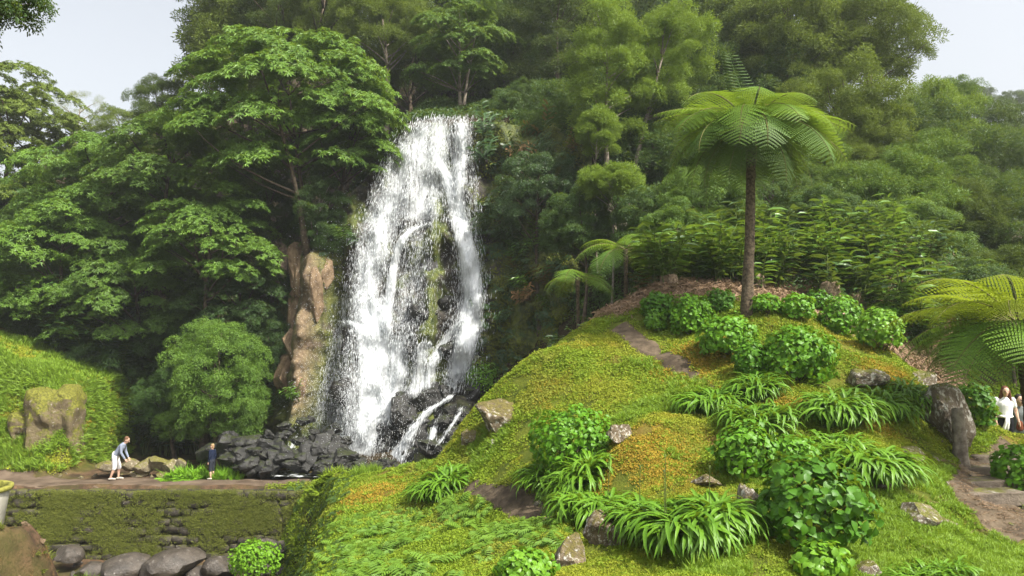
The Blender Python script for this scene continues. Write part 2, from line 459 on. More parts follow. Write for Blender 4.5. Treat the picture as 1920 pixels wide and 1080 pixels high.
TOP_X = [-15, -13, -11, -9.6, -8.2, -7, -6, -5.2, -4, -2, 0, 3, 6]
TOP_Z = [-3, -1, 2.2, 4.2, 6, 7.6, 9.0, 10.3, 10.5, 10.5, 10.3, 9.4, 8.5]
def cliff_top(X): return np.interp(X, TOP_X, TOP_Z)
def cliff_y(X, Z):
    y0 = np.interp(X, [-15, -13, -11, -9.5, -8, -6, -3, -1, 1, 3, 5], [37, 36, 33.6, 32.2, 31.5, 31.2, 31.1, 30.8, 30.0, 28.8, 27.2])
    y = y0 + .26 * (Z + 5)
    y = y - 1.9 * np.exp(-((X + 2.9 - .25 * (Z + 4.5)) / 1.5) ** 2) * sstep(-2.0, -4.6, Z)          # black mound at the foot
    y = y - 1.0 * np.exp(-((X + 6.6) / .55) ** 2) * sstep(.9, .3, Z) * sstep(-5, -2, Z)              # rock point left of the chute
    y = y - .75 * np.exp(-((X + 3.42) / .28) ** 2) * sstep(7, 5.5, Z) * sstep(-1, 1, Z)              # mossy rib between the sheets
    y = y - .9 * np.exp(-((X + 3.6) / 1.1) ** 2 - ((Z - .6) / 1.3) ** 2)                             # bulge under the arch
    y = y - 1.5 * np.exp(-((X + 8.9) / .55) ** 2) * sstep(4.6, 3.2, Z)                               # tan outcrop at the left
    y = y + 1.2 * np.exp(-((X + 7.6) / .5) ** 2) * sstep(5, 2, Z)
    r = 1 - np.abs(fbm(X * .55 + 3, Z * .3, 1.7, 4)) * 1.4
    y = y - .7 * r + .5 * fbm(X * .8, Z * .8, 4.1, 4)
    return y

def base_ground(X, Y):
    """smooth ground height without small relief"""
    H = tps(X, np.minimum(Y, 50))
    H = np.where(Y > 46, np.minimum(H, 20) + .35 * np.maximum(Y - 50, 0), H)
    # valley left of the hill
    V = -7.55 + 2.4 * sstep(26.58, 26.8, Y)
    back = .8 * np.maximum(Y - 35.5 + .1 * np.minimum(X + 14, 0), 0)
    V = V + back
    lb = sstep(-17.1, -17.7, X) * sstep(28.3, 31.6, Y) * (3.4 + .34 * np.clip(-17.5 - X, 0, 14))
    V = np.where(Y > 27.6, np.maximum(V, -5.15 + lb * sstep(60, 40, Y)), V)
    fb = sstep(-6.7, -7.9, X) * sstep(14.6, 12.4, Y)
    V = V + (4.5 + .02 * np.clip(-8 - X, 0, 20)) * fb * (Y < 20)
    d = edge_d(X, Y)
    w = sstep(-1.7, .15, d + .35 * pnoise(X * .7, Y * .7, 2.2))
    Z = V * (1 - w) + H * w
    # above the fall
    yc = np.interp(X, [-15, -13, -11, -9.5, -8, -6, -3, -1, 1, 3, 5, 8], [37, 36, 33.6, 32.2, 31.5, 31.2, 31.1, 30.8, 30.0, 28.8, 27.2, 26]) + .26 * (cliff_top(X) + 5)
    wu = sstep(-15, -12.5, X) * sstep(6, 2.5, X)
    U = cliff_top(X) + .42 * np.maximum(Y - yc, 0)
    s = sstep(0, .6, Y - yc)
    Z = Z + wu * s * np.maximum(U - Z, 0)
    # far hills
    far = sstep(52, 75, Y)
    ridge = 26 * np.exp(-((X + 5) / 38) ** 2) + 9 * np.exp(-((X - 75) / 40) ** 2) + 4
    Z = Z * (1 - far) + ridge * sstep(300, 110, Y) * far
    side = sstep(45, 70, np.abs(X)) * sstep(70, 50, Y)
    Z = Z * (1 - side) + (-2 + 3 * pnoise(X * .03, Y * .03)) * side
    return Z

def axis(parts):
    o = []
    for a, b, s in parts: o.append(np.arange(a, b, s))
    return np.concatenate(o)
GX = axis([(-400, -100, 30), (-100, -40, 4), (-40, -20, .8), (-20, -10, .28), (-10, 13, .11), (13, 24, .4), (24, 50, 1.2), (50, 100, 5), (100, 401, 30)])
GY = axis([(-60, 0, 6), (0, 6.5, .7), (6.5, 21, .11), (21, 33, .22), (33, 60, .7), (60, 120, 4), (120, 600, 40)])
gx, gy = np.meshgrid(GX, GY)
gz = base_ground(gx, gy)
dd = edge_d(gx, gy)
hillw = sstep(-1, .3, dd) * sstep(24, 20, gy) * sstep(16, 12, gx)
lump = .20 * fbm(gx * .55, gy * .55, 3.3, 3) + .05 * fbm(gx * 2.2, gy * 2.2, 8.1, 3) + .022 * fbm(gx * 7, gy * 7, 1.1, 2)
rough = .25 * fbm(gx * .5, gy * .5, 6.6, 4)
for _bx, _by, _r, _h in ((1190, 850, .85, .38), (1315, 668, .9, .35), (1260, 800, .7, .2), (690, 930, 1.0, .25), (1610, 690, .9, .2)):
    _P = at(_bx, _by, {1190: 13.0, 1315: 16.6, 1260: 13.9, 690: 18.5, 1610: 15.6}[_bx])
    lump = lump + _h * np.exp(-(((gx - _P[0]) ** 2 + (gy - _P[1]) ** 2) / _r ** 2))
for _bx, _by, _Y, _r, _h in ((840, 975, 13.8, 1.1, -.45), (930, 1010, 11.6, .7, -.2)):
    _P = at(_bx, _by, _Y)
    lump = lump + _h * np.exp(-(((gx - _P[0]) ** 2 + (gy - _P[1]) ** 2) / _r ** 2))
gz = gz + lump * hillw + (1 - hillw) * rough * sstep(30, 24, np.abs(gy - 40) * 0 + 26) * .45
eb = sstep(-5.8, -7, gx) * sstep(16, 14.5, gy)
gz = gz + eb * (.22 * fbm(gx * 1.8, gy * 1.8, 2.9, 5, .6))
GZ = gz

def ground(X, Y):
    """bilinear height of the ground mesh"""
    X = np.asarray(X, float); Y = np.asarray(Y, float)
    i = np.clip(np.searchsorted(GX, X) - 1, 0, len(GX) - 2); j = np.clip(np.searchsorted(GY, Y) - 1, 0, len(GY) - 2)
    u = np.clip((X - GX[i]) / (GX[i + 1] - GX[i]), 0, 1); v = np.clip((Y - GY[j]) / (GY[j + 1] - GY[j]), 0, 1)
    return (GZ[j, i] * (1 - u) + GZ[j, i + 1] * u) * (1 - v) + (GZ[j + 1, i] * (1 - u) + GZ[j + 1, i + 1] * u) * v

_ys = np.arange(5.5, 70, .03)
def hit(px, py):
    """where the line of sight through a pixel meets the ground"""
    P = at(np.full(len(_ys), px), np.full(len(_ys), py), _ys)
    below = P[:, 2] <= ground(P[:, 0], P[:, 1])
    k = int(np.argmax(below)) if below.any() else len(_ys) - 1
    p = P[k].copy(); p[2] = ground(p[0], p[1])
    return p

litter = np.clip(sstep(19.6, 21.2, gy - 2.2 * sstep(3.2, 1.5, gx) + .5 * pnoise(gx * .6, gy * .6)) * sstep(-1, .5, dd), 0, 1)
litter = np.maximum(litter, sstep(33.5, 35.5, gy))
litter = np.where((gx < -16.5) & (gy < 36), 0, litter)
earth = sstep(.2, -.9, dd) * sstep(36, 33, gy)
earth = earth * (1 - sstep(-16.6, -17.6, gx) * sstep(29.3, 30.5, gy))
g_me = mk_mesh('ground', np.stack([gx, gy, gz], -1).reshape(-1, 3), grid_faces(len(GY), len(GX)), M['ground'], True,
               {'litter': litter.ravel(), 'earth': earth.ravel()})
add('ground', g_me, kind='structure', label='mossy garden hillside and forest floor')

# ------------------------------------------------------------------ cliff
cX = np.arange(-14, 3.4, .11); cT = np.linspace(0, 1, 190)
cx, ct = np.meshgrid(cX, cT)
zt = cliff_top(cx) + .25
cz = -5.8 + (zt + 5.8) * ct
cyy = cliff_y(cx, cz)
lip = sstep(.965, 1, ct)
cyy = cyy + lip * 1.3
mossy = .25 + .75 * sstep(-1.2, .3, cx) + .45 * sstep(-6.5, -8, cx) + .5 * np.exp(-((cx + 3.4) / .35) ** 2)
tanw = np.exp(-((cx + 8.9) / .55) ** 2) * sstep(4.4, 3.4, cz) * sstep(-3.6, -2.4, cz)
cl_me = mk_mesh('cliff', np.stack([cx, cyy, cz], -1).reshape(-1, 3), grid_faces(len(cT), len(cX))[:, ::-1], M['cliff'], True,
                {'mossy': mossy.ravel(), 'tan': tanw.ravel()})
cliff = add('cliff', cl_me, kind='structure', label='dark wet basalt cliff behind the waterfall')

def on_cliff(px, py, off=0.0):
    px = np.asarray(px, float); py = np.asarray(py, float)
    Y = np.full(np.broadcast(px, py).shape, 31.0)
    for _ in range(14):
        P = at(px, py, Y)
        Y = .45 * Y + .55 * cliff_y(P[..., 0], np.clip(P[..., 2], -5.8, 11))
    P = at(px, py, Y)
    P[..., 1] -= off
    return P

# ------------------------------------------------------------------ leaves and sprays
def rot_mats(e):
    """euler xyz array (n,3) -> matrices (n,3,3)"""
    cx_, sx_ = np.cos(e[:, 0]), np.sin(e[:, 0]); cy_, sy_ = np.cos(e[:, 1]), np.sin(e[:, 1]); cz_, sz_ = np.cos(e[:, 2]), np.sin(e[:, 2])
    R = np.empty((len(e), 3, 3))
    R[:, 0, 0] = cy_ * cz_; R[:, 0, 1] = sx_ * sy_ * cz_ - cx_ * sz_; R[:, 0, 2] = cx_ * sy_ * cz_ + sx_ * sz_
    R[:, 1, 0] = cy_ * sz_; R[:, 1, 1] = sx_ * sy_ * sz_ + cx_ * cz_; R[:, 1, 2] = cx_ * sy_ * sz_ - sx_ * cz_
    R[:, 2, 0] = -sy_; R[:, 2, 1] = sx_ * cy_; R[:, 2, 2] = cx_ * cy_
    return R

def frames(D, up=(0, 0, 1), roll=None):
    """rotation matrices whose x axis is D and whose z axis leans to up"""
    D = D / (np.linalg.norm(D, axis=1, keepdims=True) + 1e-9)
    U = np.broadcast_to(np.asarray(up, float), D.shape)
    S = np.cross(U, D); S /= np.linalg.norm(S, axis=1, keepdims=True) + 1e-9
    N = np.cross(D, S)
    if roll is not None:
        c, s = np.cos(roll)[:, None], np.sin(roll)[:, None]
        S, N = S * c + N * s, N * c - S * s
    return np.stack([D, S, N], -1)

# flat leaf outlines: x along, y across, z fold
LEAF4 = np.array([(0, 0, 0), (.45, .5, .12), (1, 0, -.06), (.45, -.5, .12)], float)
F4 = np.array([(0, 1, 2), (0, 2, 3)])
LEAF6 = np.array([(0, 0, 0), (.28, .42, .10), (.68, .38, .06), (1, 0, -.14), (.68, -.38, .06), (.28, -.42, .10), (.35, 0, 0), (.7, 0, -.03)], float)
F6 = np.array([(0, 1, 6), (1, 2, 7), (1, 7, 6), (2, 3, 7), (0, 6, 5), (5, 6, 7), (5, 7, 4), (4, 7, 3)])

def leaves(P, R, L, W, base=LEAF4, faces=F4):
    n = len(P)
    S = np.stack([L, W, (L + W) * .5], -1)
    V = np.einsum('nij,nkj->nki', R, base[None] * S[:, None]) + P[:, None]
    k = len(base)
    return V.reshape(-1, 3), (faces[None] + (np.arange(n) * k)[:, None, None]).reshape(-1, faces.shape[1])

def rand_dirs(n):
    v = rng.normal(size=(n, 3)); return v / np.linalg.norm(v, axis=1, keepdims=True)

def spray_layered():
    """twig end whorls with drooping lance leaves, spread as a shallow tray"""
    parts = []
    for w in range(9):
        a = rng.uniform(0, 2 * np.pi); r = .42 * math.sqrt(rng.uniform(0, 1))
        c = np.array([r * math.cos(a), r * math.sin(a), .10 - .45 * r * r + rng.uniform(-.05, .06)])
        n = 8
        th = np.linspace(0, 2 * np.pi, n, endpoint=False) + rng.uniform(0, 6)
        el = rng.uniform(-.75, .25, n)
        D = np.stack([np.cos(th) * np.cos(el), np.sin(th) * np.cos(el), np.sin(el)], -1)
        D[:, :2] += .35 * np.array([math.cos(a), math.sin(a)])
        parts.append(leaves(np.repeat(c[None], n, 0), frames(D, roll=rng.normal(0, .35, n)), rng.uniform(.13, .21, n), rng.uniform(.042, .062, n)))
    return merge(parts)

def spray_feather():
    n = 58
    d = rand_dirs(n); d[:, 2] = d[:, 2] * .75 + .12
    P = d * (.40 * rng.uniform(.25, 1, n) ** .5)[:, None]
    D = d + rng.normal(0, .55, (n, 3)); D[:, 2] += .1
    return leaves(P, frames(D, roll=rng.normal(0, .8, n)), rng.uniform(.14, .25, n), rng.uniform(.044, .068, n))

def spray_round():
    n = 60
    d = rand_dirs(n); d[:, 2] = np.abs(d[:, 2]) * .8 - .15
    P = d * (.38 * rng.uniform(.3, 1, n) ** .5)[:, None]
    D = d * [1, 1, .3] + rng.normal(0, .4, (n, 3)); D[:, 2] -= .25
    return leaves(P, frames(D, roll=rng.normal(0, .5, n)), rng.uniform(.09, .15, n), rng.uniform(.045, .07, n))

def spray_sparse():
    n = 26
    d = rand_dirs(n)
    P = d * (.45 * rng.uniform(.2, 1, n))[:, None]
    D = rng.normal(0, 1, (n, 3))
    return leaves(P, frames(D, roll=rng.normal(0, 1, n)), rng.uniform(.08, .13, n), rng.uniform(.03, .05, n))

def tuft_moss():
    n = 15
    a = rng.uniform(0, 6.28, n); r = .075 * np.sqrt(rng.uniform(0, 1, n))
    P = np.stack([r * np.cos(a), r * np.sin(a), rng.uniform(.0, .035, n) - r * .15], -1)
    el = rng.uniform(0, .9, n); b = rng.uniform(0, 6.28, n)
    D = np.stack([np.cos(b) * np.cos(el), np.sin(b) * np.cos(el), np.sin(el)], -1)
    return leaves(P, frames(D, roll=rng.normal(0, .5, n)), rng.uniform(.02, .042, n), rng.uniform(.014, .024, n))

def tuft_grass(h=.13, n=16, w=.007, sp=.05):
    parts = []
    for k in range(n):
        a = rng.uniform(0, 6.28); r = sp * math.sqrt(rng.uniform()); lean = rng.uniform(.1, .8); b = rng.uniform(0, 6.28); hh = h * rng.uniform(.5, 1.1)
        s = np.array([0, .5, 1.0])
        x = r * math.cos(a) + hh * lean * s ** 2 * math.cos(b); y = r * math.sin(a) + hh * lean * s ** 2 * math.sin(b); z = hh * s * (1 - .3 * lean * s)
        px_, py_ = -math.sin(b), math.cos(b)
        V = [(x[0] - px_ * w, y[0] - py_ * w, z[0]), (x[0] + px_ * w, y[0] + py_ * w, z[0]), (x[1] - px_ * w, y[1] - py_ * w, z[1]), (x[1] + px_ * w, y[1] + py_ * w, z[1]), (x[2], y[2], z[2])]
        parts.append((V, [np.array([(0, 1, 3, 2)]), np.array([(2, 3, 4)])]))
    return merge(parts)

def tuft_fern(n=6, L=.32):
    parts = []
    for k in range(n):
        b = k / n * 6.28 + rng.uniform(-.4, .4); el = rng.uniform(.4, 1.0); m = 9
        s = np.linspace(.1, 1, m); Lk = L * rng.uniform(.7, 1.1)
        h = Lk * (s * math.cos(el)); z = Lk * (s * math.sin(el) - .5 * s ** 2)
        for sd in (-1, 1):
            P = np.stack([h * math.cos(b), h * math.sin(b), z], -1)
            D = np.stack([np.cos(b) * .5 - sd * np.sin(b) * np.ones(m), np.sin(b) * .5 + sd * np.cos(b) * np.ones(m), -.25 * np.ones(m)], -1)
            ll = Lk * .30 * np.sin(np.pi * (.12 + .84 * s)) + .01
            parts.append(leaves(P, frames(D), ll, ll * .34))
    return merge(parts)

def litter_sticks():
    parts = []
    for k in range(9):
        b = rng.uniform(0, 6.28); L = rng.uniform(.1, .35); c = rng.uniform(-.15, .15, 2)
        P = np.array([[c[0], c[1], .02], [c[0] + L * math.cos(b) * .5, c[1] + L * math.sin(b) * .5, rng.uniform(.02, .10)], [c[0] + L * math.cos(b), c[1] + L * math.sin(b), rng.uniform(.0, .08)]])
        V, F = tube(P, [.008, .007, .004], 3, False); parts.append((V, F))
    n = 8
    P = np.c_[rng.uniform(-.2, .2, (n, 2)), rng.uniform(.01, .06, n)]
    D = rng.normal(0, 1, (n, 3)) * [1, 1, .3]
    parts.append(leaves(P, frames(D, roll=rng.normal(0, .5, n)), rng.uniform(.10, .2, n), rng.uniform(.03, .05, n)))
    return merge(parts)

PROTO = {}
def proto(key, fn, n):
    L = []
    for k in range(n):
        V, F = fn()
        L.append(bpy.data.objects.new('pattern_' + key, mk_mesh('pattern_' + key, V, F, None, False)))
    PROTO[key] = L
proto('lay', spray_layered, 5); proto('fea', spray_feather, 5); proto('rnd', spray_round, 5); proto('spa', spray_sparse, 4)
proto('moss', tuft_moss, 5); proto('grass', tuft_grass, 4); proto('fernlet', tuft_fern, 4); proto('litter', litter_sticks, 5)
proto('tallgrass', lambda: tuft_grass(.42, 22, .008, .12), 4)
proto('weed', lambda: merge([tuft_fern(7, .42), tuft_grass(.4, 8, .012, .12)]), 4)

_groups = {}
def scatter_group(key, mat):
    k = (key, mat.name)
    if k in _groups: return _groups[k]
    ng = bpy.data.node_groups.new('scatter_' + key + '_' + mat.name, 'GeometryNodeTree')
    ng.interface.new_socket('Geometry', in_out='INPUT', socket_type='NodeSocketGeometry')
    ng.interface.new_socket('Geometry', in_out='OUTPUT', socket_type='NodeSocketGeometry')
    N = ng.nodes; Lk = ng.links
    gi = N.new('NodeGroupInput'); go = N.new('NodeGroupOutput')
    jn = N.new('GeometryNodeJoinGeometry')
    for o in PROTO[key]:
        oi = N.new('GeometryNodeObjectInfo'); oi.inputs['Object'].default_value = o
        oi.inputs['As Instance'].default_value = False
        sm_ = N.new('GeometryNodeSetMaterial'); sm_.inputs['Material'].default_value = mat
        Lk.new(oi.outputs['Geometry'], sm_.inputs['Geometry'])
        g2i = N.new('GeometryNodeGeometryToInstance'); Lk.new(sm_.outputs[0], g2i.inputs[0])
        Lk.new(g2i.outputs[0], jn.inputs[0])
    def attr(nm, typ):
        a = N.new('GeometryNodeInputNamedAttribute'); a.data_type = typ; a.inputs['Name'].default_value = nm
        return a.outputs['Attribute']
    ip = N.new('GeometryNodeInstanceOnPoints')
    Lk.new(gi.outputs[0], ip.inputs['Points']); Lk.new(jn.outputs[0], ip.inputs['Instance'])
    ip.inputs['Pick Instance'].default_value = True
    Lk.new(attr('idx', 'INT'), ip.inputs['Instance Index'])
    er_ = N.new('FunctionNodeEulerToRotation'); Lk.new(attr('rot', 'FLOAT_VECTOR'), er_.inputs[0])
    Lk.new(er_.outputs[0], ip.inputs['Rotation'])
    Lk.new(attr('scl', 'FLOAT'), ip.inputs['Scale'])
    Lk.new(ip.outputs[0], go.inputs[0])
    _groups[k] = ng
    return ng

NINST = [0]
def scatter(name, key, mat, P, E, S, parent=None, loc=(0, 0, 0), **kw):
    n = len(P); NINST[0] += n
    me = mk_mesh(name, P, [], mat, True, {'rot': E, 'scl': np.asarray(S, float), 'idx': rng.integers(0, len(PROTO[key]), n).astype(np.int32)})
    o = add(name, me, parent, loc, **kw)
    md = o.modifiers.new('scatter', 'NODES'); md.node_group = scatter_group(key, mat)
    return o

def normal_euler(N, spin):
    """euler that tips local z onto N after a spin"""
    out = np.empty((len(N), 3))
    th = np.arccos(np.clip(N[:, 2] / (np.linalg.norm(N, axis=1) + 1e-9), -1, 1)); ph = np.arctan2(N[:, 1], N[:, 0])
    # R = Rz(ph) Ry(th) Rz(spin)
    c1, s1, c2, s2, c3, s3 = np.cos(ph), np.sin(ph), np.cos(th), np.sin(th), np.cos(spin), np.sin(spin)
    R00 = c1 * c2 * c3 - s1 * s3; R10 = s1 * c2 * c3 + c1 * s3; R20 = -s2 * c3; R21 = s2 * s3; R22 = c2
    out[:, 1] = -np.arcsin(np.clip(R20, -1, 1)); out[:, 0] = np.arctan2(R21, R22); out[:, 2] = np.arctan2(R10, R00)
    return out

# ------------------------------------------------------------------ trees
def fib(n):
    i = np.arange(n) + .5
    z = 1 - 2 * i / n; a = np.pi * (1 + 5 ** .5) * i
    r = np.sqrt(1 - z * z)
    return np.stack([r * np.cos(a), r * np.sin(a), z], -1)

def crown_points(R, kind, dens=1.0, seed=0):
    """sprays of one crown: pads (layered kinds) or puffs (feathery kinds) spread through an uneven ellipsoid"""
    R = np.asarray(R, float)
    pr0 = {'lay': .95, 'fea': .80, 'rnd': .75, 'spa': .7}[kind] * np.clip(R.mean() / 3.2, .35, 1.35)
    area = 4 * np.pi * ((R[0] * R[1]) ** 1.6 + (R[0] * R[2]) ** 1.6 + (R[1] * R[2]) ** 1.6) ** (1 / 1.6) / 3 ** (1 / 1.6)
    npad = int(np.clip(area / (pr0 ** 2 * 2.3), 14, 210) * dens)
    D = fib(npad); D += rng.normal(0, .16, D.shape); D /= np.linalg.norm(D, axis=1, keepdims=True)
    D = D[D[:, 2] > -.75]
    lob = 1 + .40 * pnoise(D[:, 0] * 1.9 + seed, D[:, 1] * 1.7, D[:, 2] * 1.7 + seed * .7)
    rr = rng.choice([1.0, .92, .72], len(D), p=[.5, .3, .2]) * lob
    C = D * rr[:, None] * R
    pr = pr0 * rng.uniform(.65, 1.3, len(C))
    Pn, Nn, Sn = [], [], []
    per = 15 if kind == 'lay' else 14
    for c, d, p in zip(C, D, pr):
        m = int(per * rng.uniform(.75, 1.25))
        if kind == 'lay':
            a = rng.uniform(0, 6.28, m); q = np.sqrt(rng.uniform(0, 1, m))
            o = np.stack([q * np.cos(a), q * np.sin(a), .22 - .42 * q * q + rng.normal(0, .05, m)], -1) * p
            o[:, 2] -= .30 * (o[:, 0] * d[0] + o[:, 1] * d[1])     # pads slope outwards
            n_ = np.stack([.7 * q * np.cos(a) + .35 * d[0], .7 * q * np.sin(a) + .35 * d[1], np.ones(m)], -1)
        else:
            v = rand_dirs(m); v[:, 2] = np.where(v[:, 2] < -.3, -v[:, 2], v[:, 2])
            o = v * p * rng.uniform(.55, 1, (m, 1)) * [1, 1, .8]
            n_ = v + [0, 0, .5]
        Pn.append(c + o); Nn.append(n_ + rng.normal(0, .12, o.shape)); Sn.append(rng.uniform(.8, 1.25, m) * p / pr0)
    Pn = np.concatenate(Pn); Nn = np.concatenate(Nn); Sn = np.concatenate(Sn)
    sc_ = np.clip(pr0 / .95, .42, 1.25)
    return Pn, normal_euler(Nn, rng.uniform(0, 6.28, len(Pn))), np.clip(Sn, .6, 1.3) * sc_, C

def limb(a, b, r0, r1, bend=.15, n=6, k=6):
    a = np.asarray(a, float); b = np.asarray(b, float)
    s = np.linspace(0, 1, n)[:, None]
    L = np.linalg.norm(b - a)
    off = rng.normal(0, bend * L, 3) * [1, 1, .4]
    P = a + (b - a) * s + off * (s * (1 - s)) * 1.6
    return tube(P, r0 + (r1 - r0) * s[:, 0] ** .8, k)

def tree(name, kind, mat, px, py, rx, ry, Y, label, group=None, bark='bark', base=None, trunk_r=None, dens=1.0, depth=None, cat='tree', limbs=14, forks=1):
    c = at(px, py, Y); k = math.hypot(Y, c[0]) / FPX
    R = np.array([rx * Y / FPX, (depth if depth else (rx + ry) * .5 * Y / FPX), ry * Y / FPX])
    if base is None:
        bx, by = c[0] + rng.normal(0, .06) * R[0], c[1] + rng.uniform(0, .15) * R[1]
        bz = float(ground(bx, by))
        bz = min(bz, c[2] - R[2] * .6)
    else: bx, by, bz = base
    root = empty(name, (bx, by, bz), label, cat, group)
    b0 = np.array([bx, by, bz]); cl = c - b0
    tr = trunk_r or float(np.clip(.045 * R.mean() + .02 * cl[2] * .5, .04, .34))
    Pn, E, S, C = crown_points(R, kind, dens, rng.uniform(0, 90))
    parts = []
    for f in range(forks):
        sh = np.array([rng.normal(0, .35), rng.normal(0, .35), 0]) * (f > 0) * R[0]
        top = cl + sh + [0, 0, R[2] * .35]
        n = 9; s = np.linspace(0, 1, n)[:, None]
        wob = rng.normal(0, .03 * np.linalg.norm(top), 3) * [1, 1, 0]
        P = np.array([0, 0, -.35]) + (top + [0, 0, .35]) * s + wob * np.sin(np.pi * s) + sh * .15 * (1 - s)
        flare = 1 + .5 * np.exp(-s[:, 0] * 9)
        parts.append(tube(P, tr * flare * (1 - .78 * s[:, 0]) / (1 + .25 * (forks - 1)), 8))
        for i in rng.permutation(len(C))[:limbs // forks]:
            q = C[i] + cl
            h = np.clip((q[2] - .5 * np.linalg.norm(q[:2] - cl[:2])) / (top[2] + .35), .3, .95)
            a = np.array([np.interp(h, s[:, 0], P[:, i2]) for i2 in range(3)])
            parts.append(limb(a, q, tr * .42 * (1.1 - h * .5), tr * .08, .12, 6, 5))
    V, F = merge(parts)
    add('trunk', mk_mesh('trunk', V, F, M[bark]), root)
    scatter('crown', kind, M[mat], Pn + cl, E, S, root, kind='stuff')
    return root

T = tree
BT = 'broadleaf_tree'; FT = 'feathery_tree'
# left slope
T(BT, 'lay', 'olive', 20, 330, 120, 190, 45, 'dense hazy green tree cut by the left edge of the photo below the sky')
T(BT, 'lay', 'olive', 55, 250, 75, 85, 48, 'rounded olive green treetop on the left skyline below the overhanging branch')
T('thin_tree', 'spa', 'pale', 150, 215, 52, 38, 55, 'thin pale yellowish treetop on the left skyline', dens=.55, bark='bark_pale')
T(BT, 'rnd', 'olive', 228, 252, 58, 44, 50, 'small round green treetop on the skyline right of the thin pale one')
T(BT, 'lay', 'lay_bright', 200, 370, 135, 110, 40, 'broad light green layered tree in the middle of the left slope', dens=1.1)
T(BT, 'lay', 'lay_bright', 115, 500, 130, 120, 36.5, 'low layered tree with drooping pads above the grassy left bank', dens=1.1)
T(BT, 'lay', 'lay_mid', 25, 560, 90, 90, 40, 'green tree at the left edge just above the grassy bank')
T(FT, 'fea', 'olive_dark', 305, 210, 48, 62, 45, 'dark narrow treetop sticking into the sky left of the tall forest')
T(BT, 'lay', 'lay_mid', 320, 330, 105, 120, 37, 'shaded green tree between the light layered tree and the large layered one', dens=1.1)
T(FT, 'fea', 'olive', 452, 100, 78, 150, 46, 'tall olive tree whose left side borders the sky', dens=1.1)
T(FT, 'fea', 'olive_dark', 525, 25, 85, 110, 44, 'dark olive tree at the top of the photo above the large layered tree', dens=1.1)
T(FT, 'fea', 'olive', 610, 20, 55, 80, 42, 'yellowish olive treetop at the top edge left of the gap over the waterfall')
T(FT, 'fea', 'olive', 715, 45, 80, 80, 41, 'olive tree with rounded clumps above and left of the waterfall lip', bark='bark_pale')
big = T(BT, 'lay', 'lay_bright', 540, 215, 175, 150, 34, 'large layered bright green tree leaning over the left side of the waterfall',
        base=(-9.1, 33.6, 4.2), trunk_r=.17, dens=1.5, depth=3.8, limbs=22, forks=2)
T(BT, 'lay', 'lay_bright', 660, 255, 88, 100, 34.5, 'bright green leafy tree whose crown touches the upper left of the waterfall', base=(-8.2, 34.6, 6), dens=1.2, depth=2.2)
T(BT, 'lay', 'lay_bright', 395, 455, 115, 90, 33.0, 'spreading lower tree with bright pads left of the brown rock outcrop', dens=1.15, limbs=20)
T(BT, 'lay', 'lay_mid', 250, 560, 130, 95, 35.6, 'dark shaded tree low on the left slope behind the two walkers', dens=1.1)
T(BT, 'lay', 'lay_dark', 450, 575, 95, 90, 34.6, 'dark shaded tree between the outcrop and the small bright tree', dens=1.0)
T(BT, 'rnd', 'lay_bright', 410, 712, 78, 100, 30.8, 'small bright green tree growing above the boy by the black rocks', dens=1.6, depth=2.0)
T(BT, 'rnd', 'lay_dark', 600, 395, 42, 65, 33.4, 'thin leafy sapling at the cliff edge left of the waterfall', bark='bark_pale', dens=.7)
# above and right of the fall
T(FT, 'fea', 'olive_dark', 780, 110, 70, 110, 46, 'dark tree in the shaded gap directly above the waterfall')
T(BT, 'lay', 'lay_mid', 862, 92, 84, 90, 39.5, 'rounded green tree with bare trunks standing above the waterfall lip', bark='bark_pale', forks=2, dens=1.2)
T(FT, 'fea', 'lay_deep', 955, 110, 70, 130, 44, 'dark green tree right of the round one above the waterfall')
T(FT, 'fea', 'olive_dark', 1045, 90, 85, 130, 42, 'shaded olive tree behind the two slender trunks')
T(FT, 'fea', 'lay_deep', 1050, 255, 85, 90, 36, 'dark bushy tree right of the waterfall lip', dens=1.2)
T('slender_tree', 'fea', 'lime', 1140, 150, 62, 140, 31, 'slender tree with bright tufted crown and straight pale trunk', base=tuple(at(1152, 450, 29.5)), bark='bark_pale', trunk_r=.15, dens=1.0, depth=1.7)
T('slender_tree', 'fea', 'lime', 1247, 135, 62, 130, 32, 'slender tree with leaning trunk and bright crown left of the tall tree fern', base=tuple(at(1165, 420, 30)), bark='bark_pale', trunk_r=.14, dens=1.0, depth=1.7)
T('sapling', 'fea', 'lime', 1147, 350, 52, 30, 27.5, 'sapling with a small umbrella of lime leaves below the slender trees', bark='bark_pale', trunk_r=.05, dens=1.3, depth=.9)
T('sapling', 'fea', 'lime', 1120, 250, 34, 40, 29.5, 'small lime tuft of a young tree beside the pale slender trunk', bark='bark_pale', trunk_r=.05, depth=.8)
T(FT, 'fea', 'lay_deep', 1225, 300, 90, 110, 33, 'dark green tree filling the space behind the leaning slender trunk', dens=1.2)
T(FT, 'fea', 'olive_dark', 1365, 120, 80, 150, 40, 'dark tree in the shade behind the upright fern frond', dens=1.1)
T(FT, 'fea', 'olive', 1480, 85, 88, 130, 37, 'tall olive green tree directly above the tall tree fern', dens=1.25)
T(FT, 'fea', 'olive', 1632, 75, 82, 100, 36, 'tall olive tree whose right side borders the sky on the right', dens=1.25)
T(FT, 'fea', 'olive', 1575, 240, 105, 100, 32, 'rounded olive tree right of the tall tree fern crown', dens=1.2)
T(FT, 'fea', 'lime', 1745, 240, 60, 84, 38, 'yellowish tree on the right skyline below the tall olive tree', dens=1.1)
T(FT, 'fea', 'lay_mid', 1800, 210, 40, 60, 42, 'narrow green treetop on the right skyline beside the yellowish tree')
T(FT, 'fea', 'blueish', 1890, 290, 85, 85, 40, 'hazy dark green tree at the upper right edge of the photo', dens=1.1)
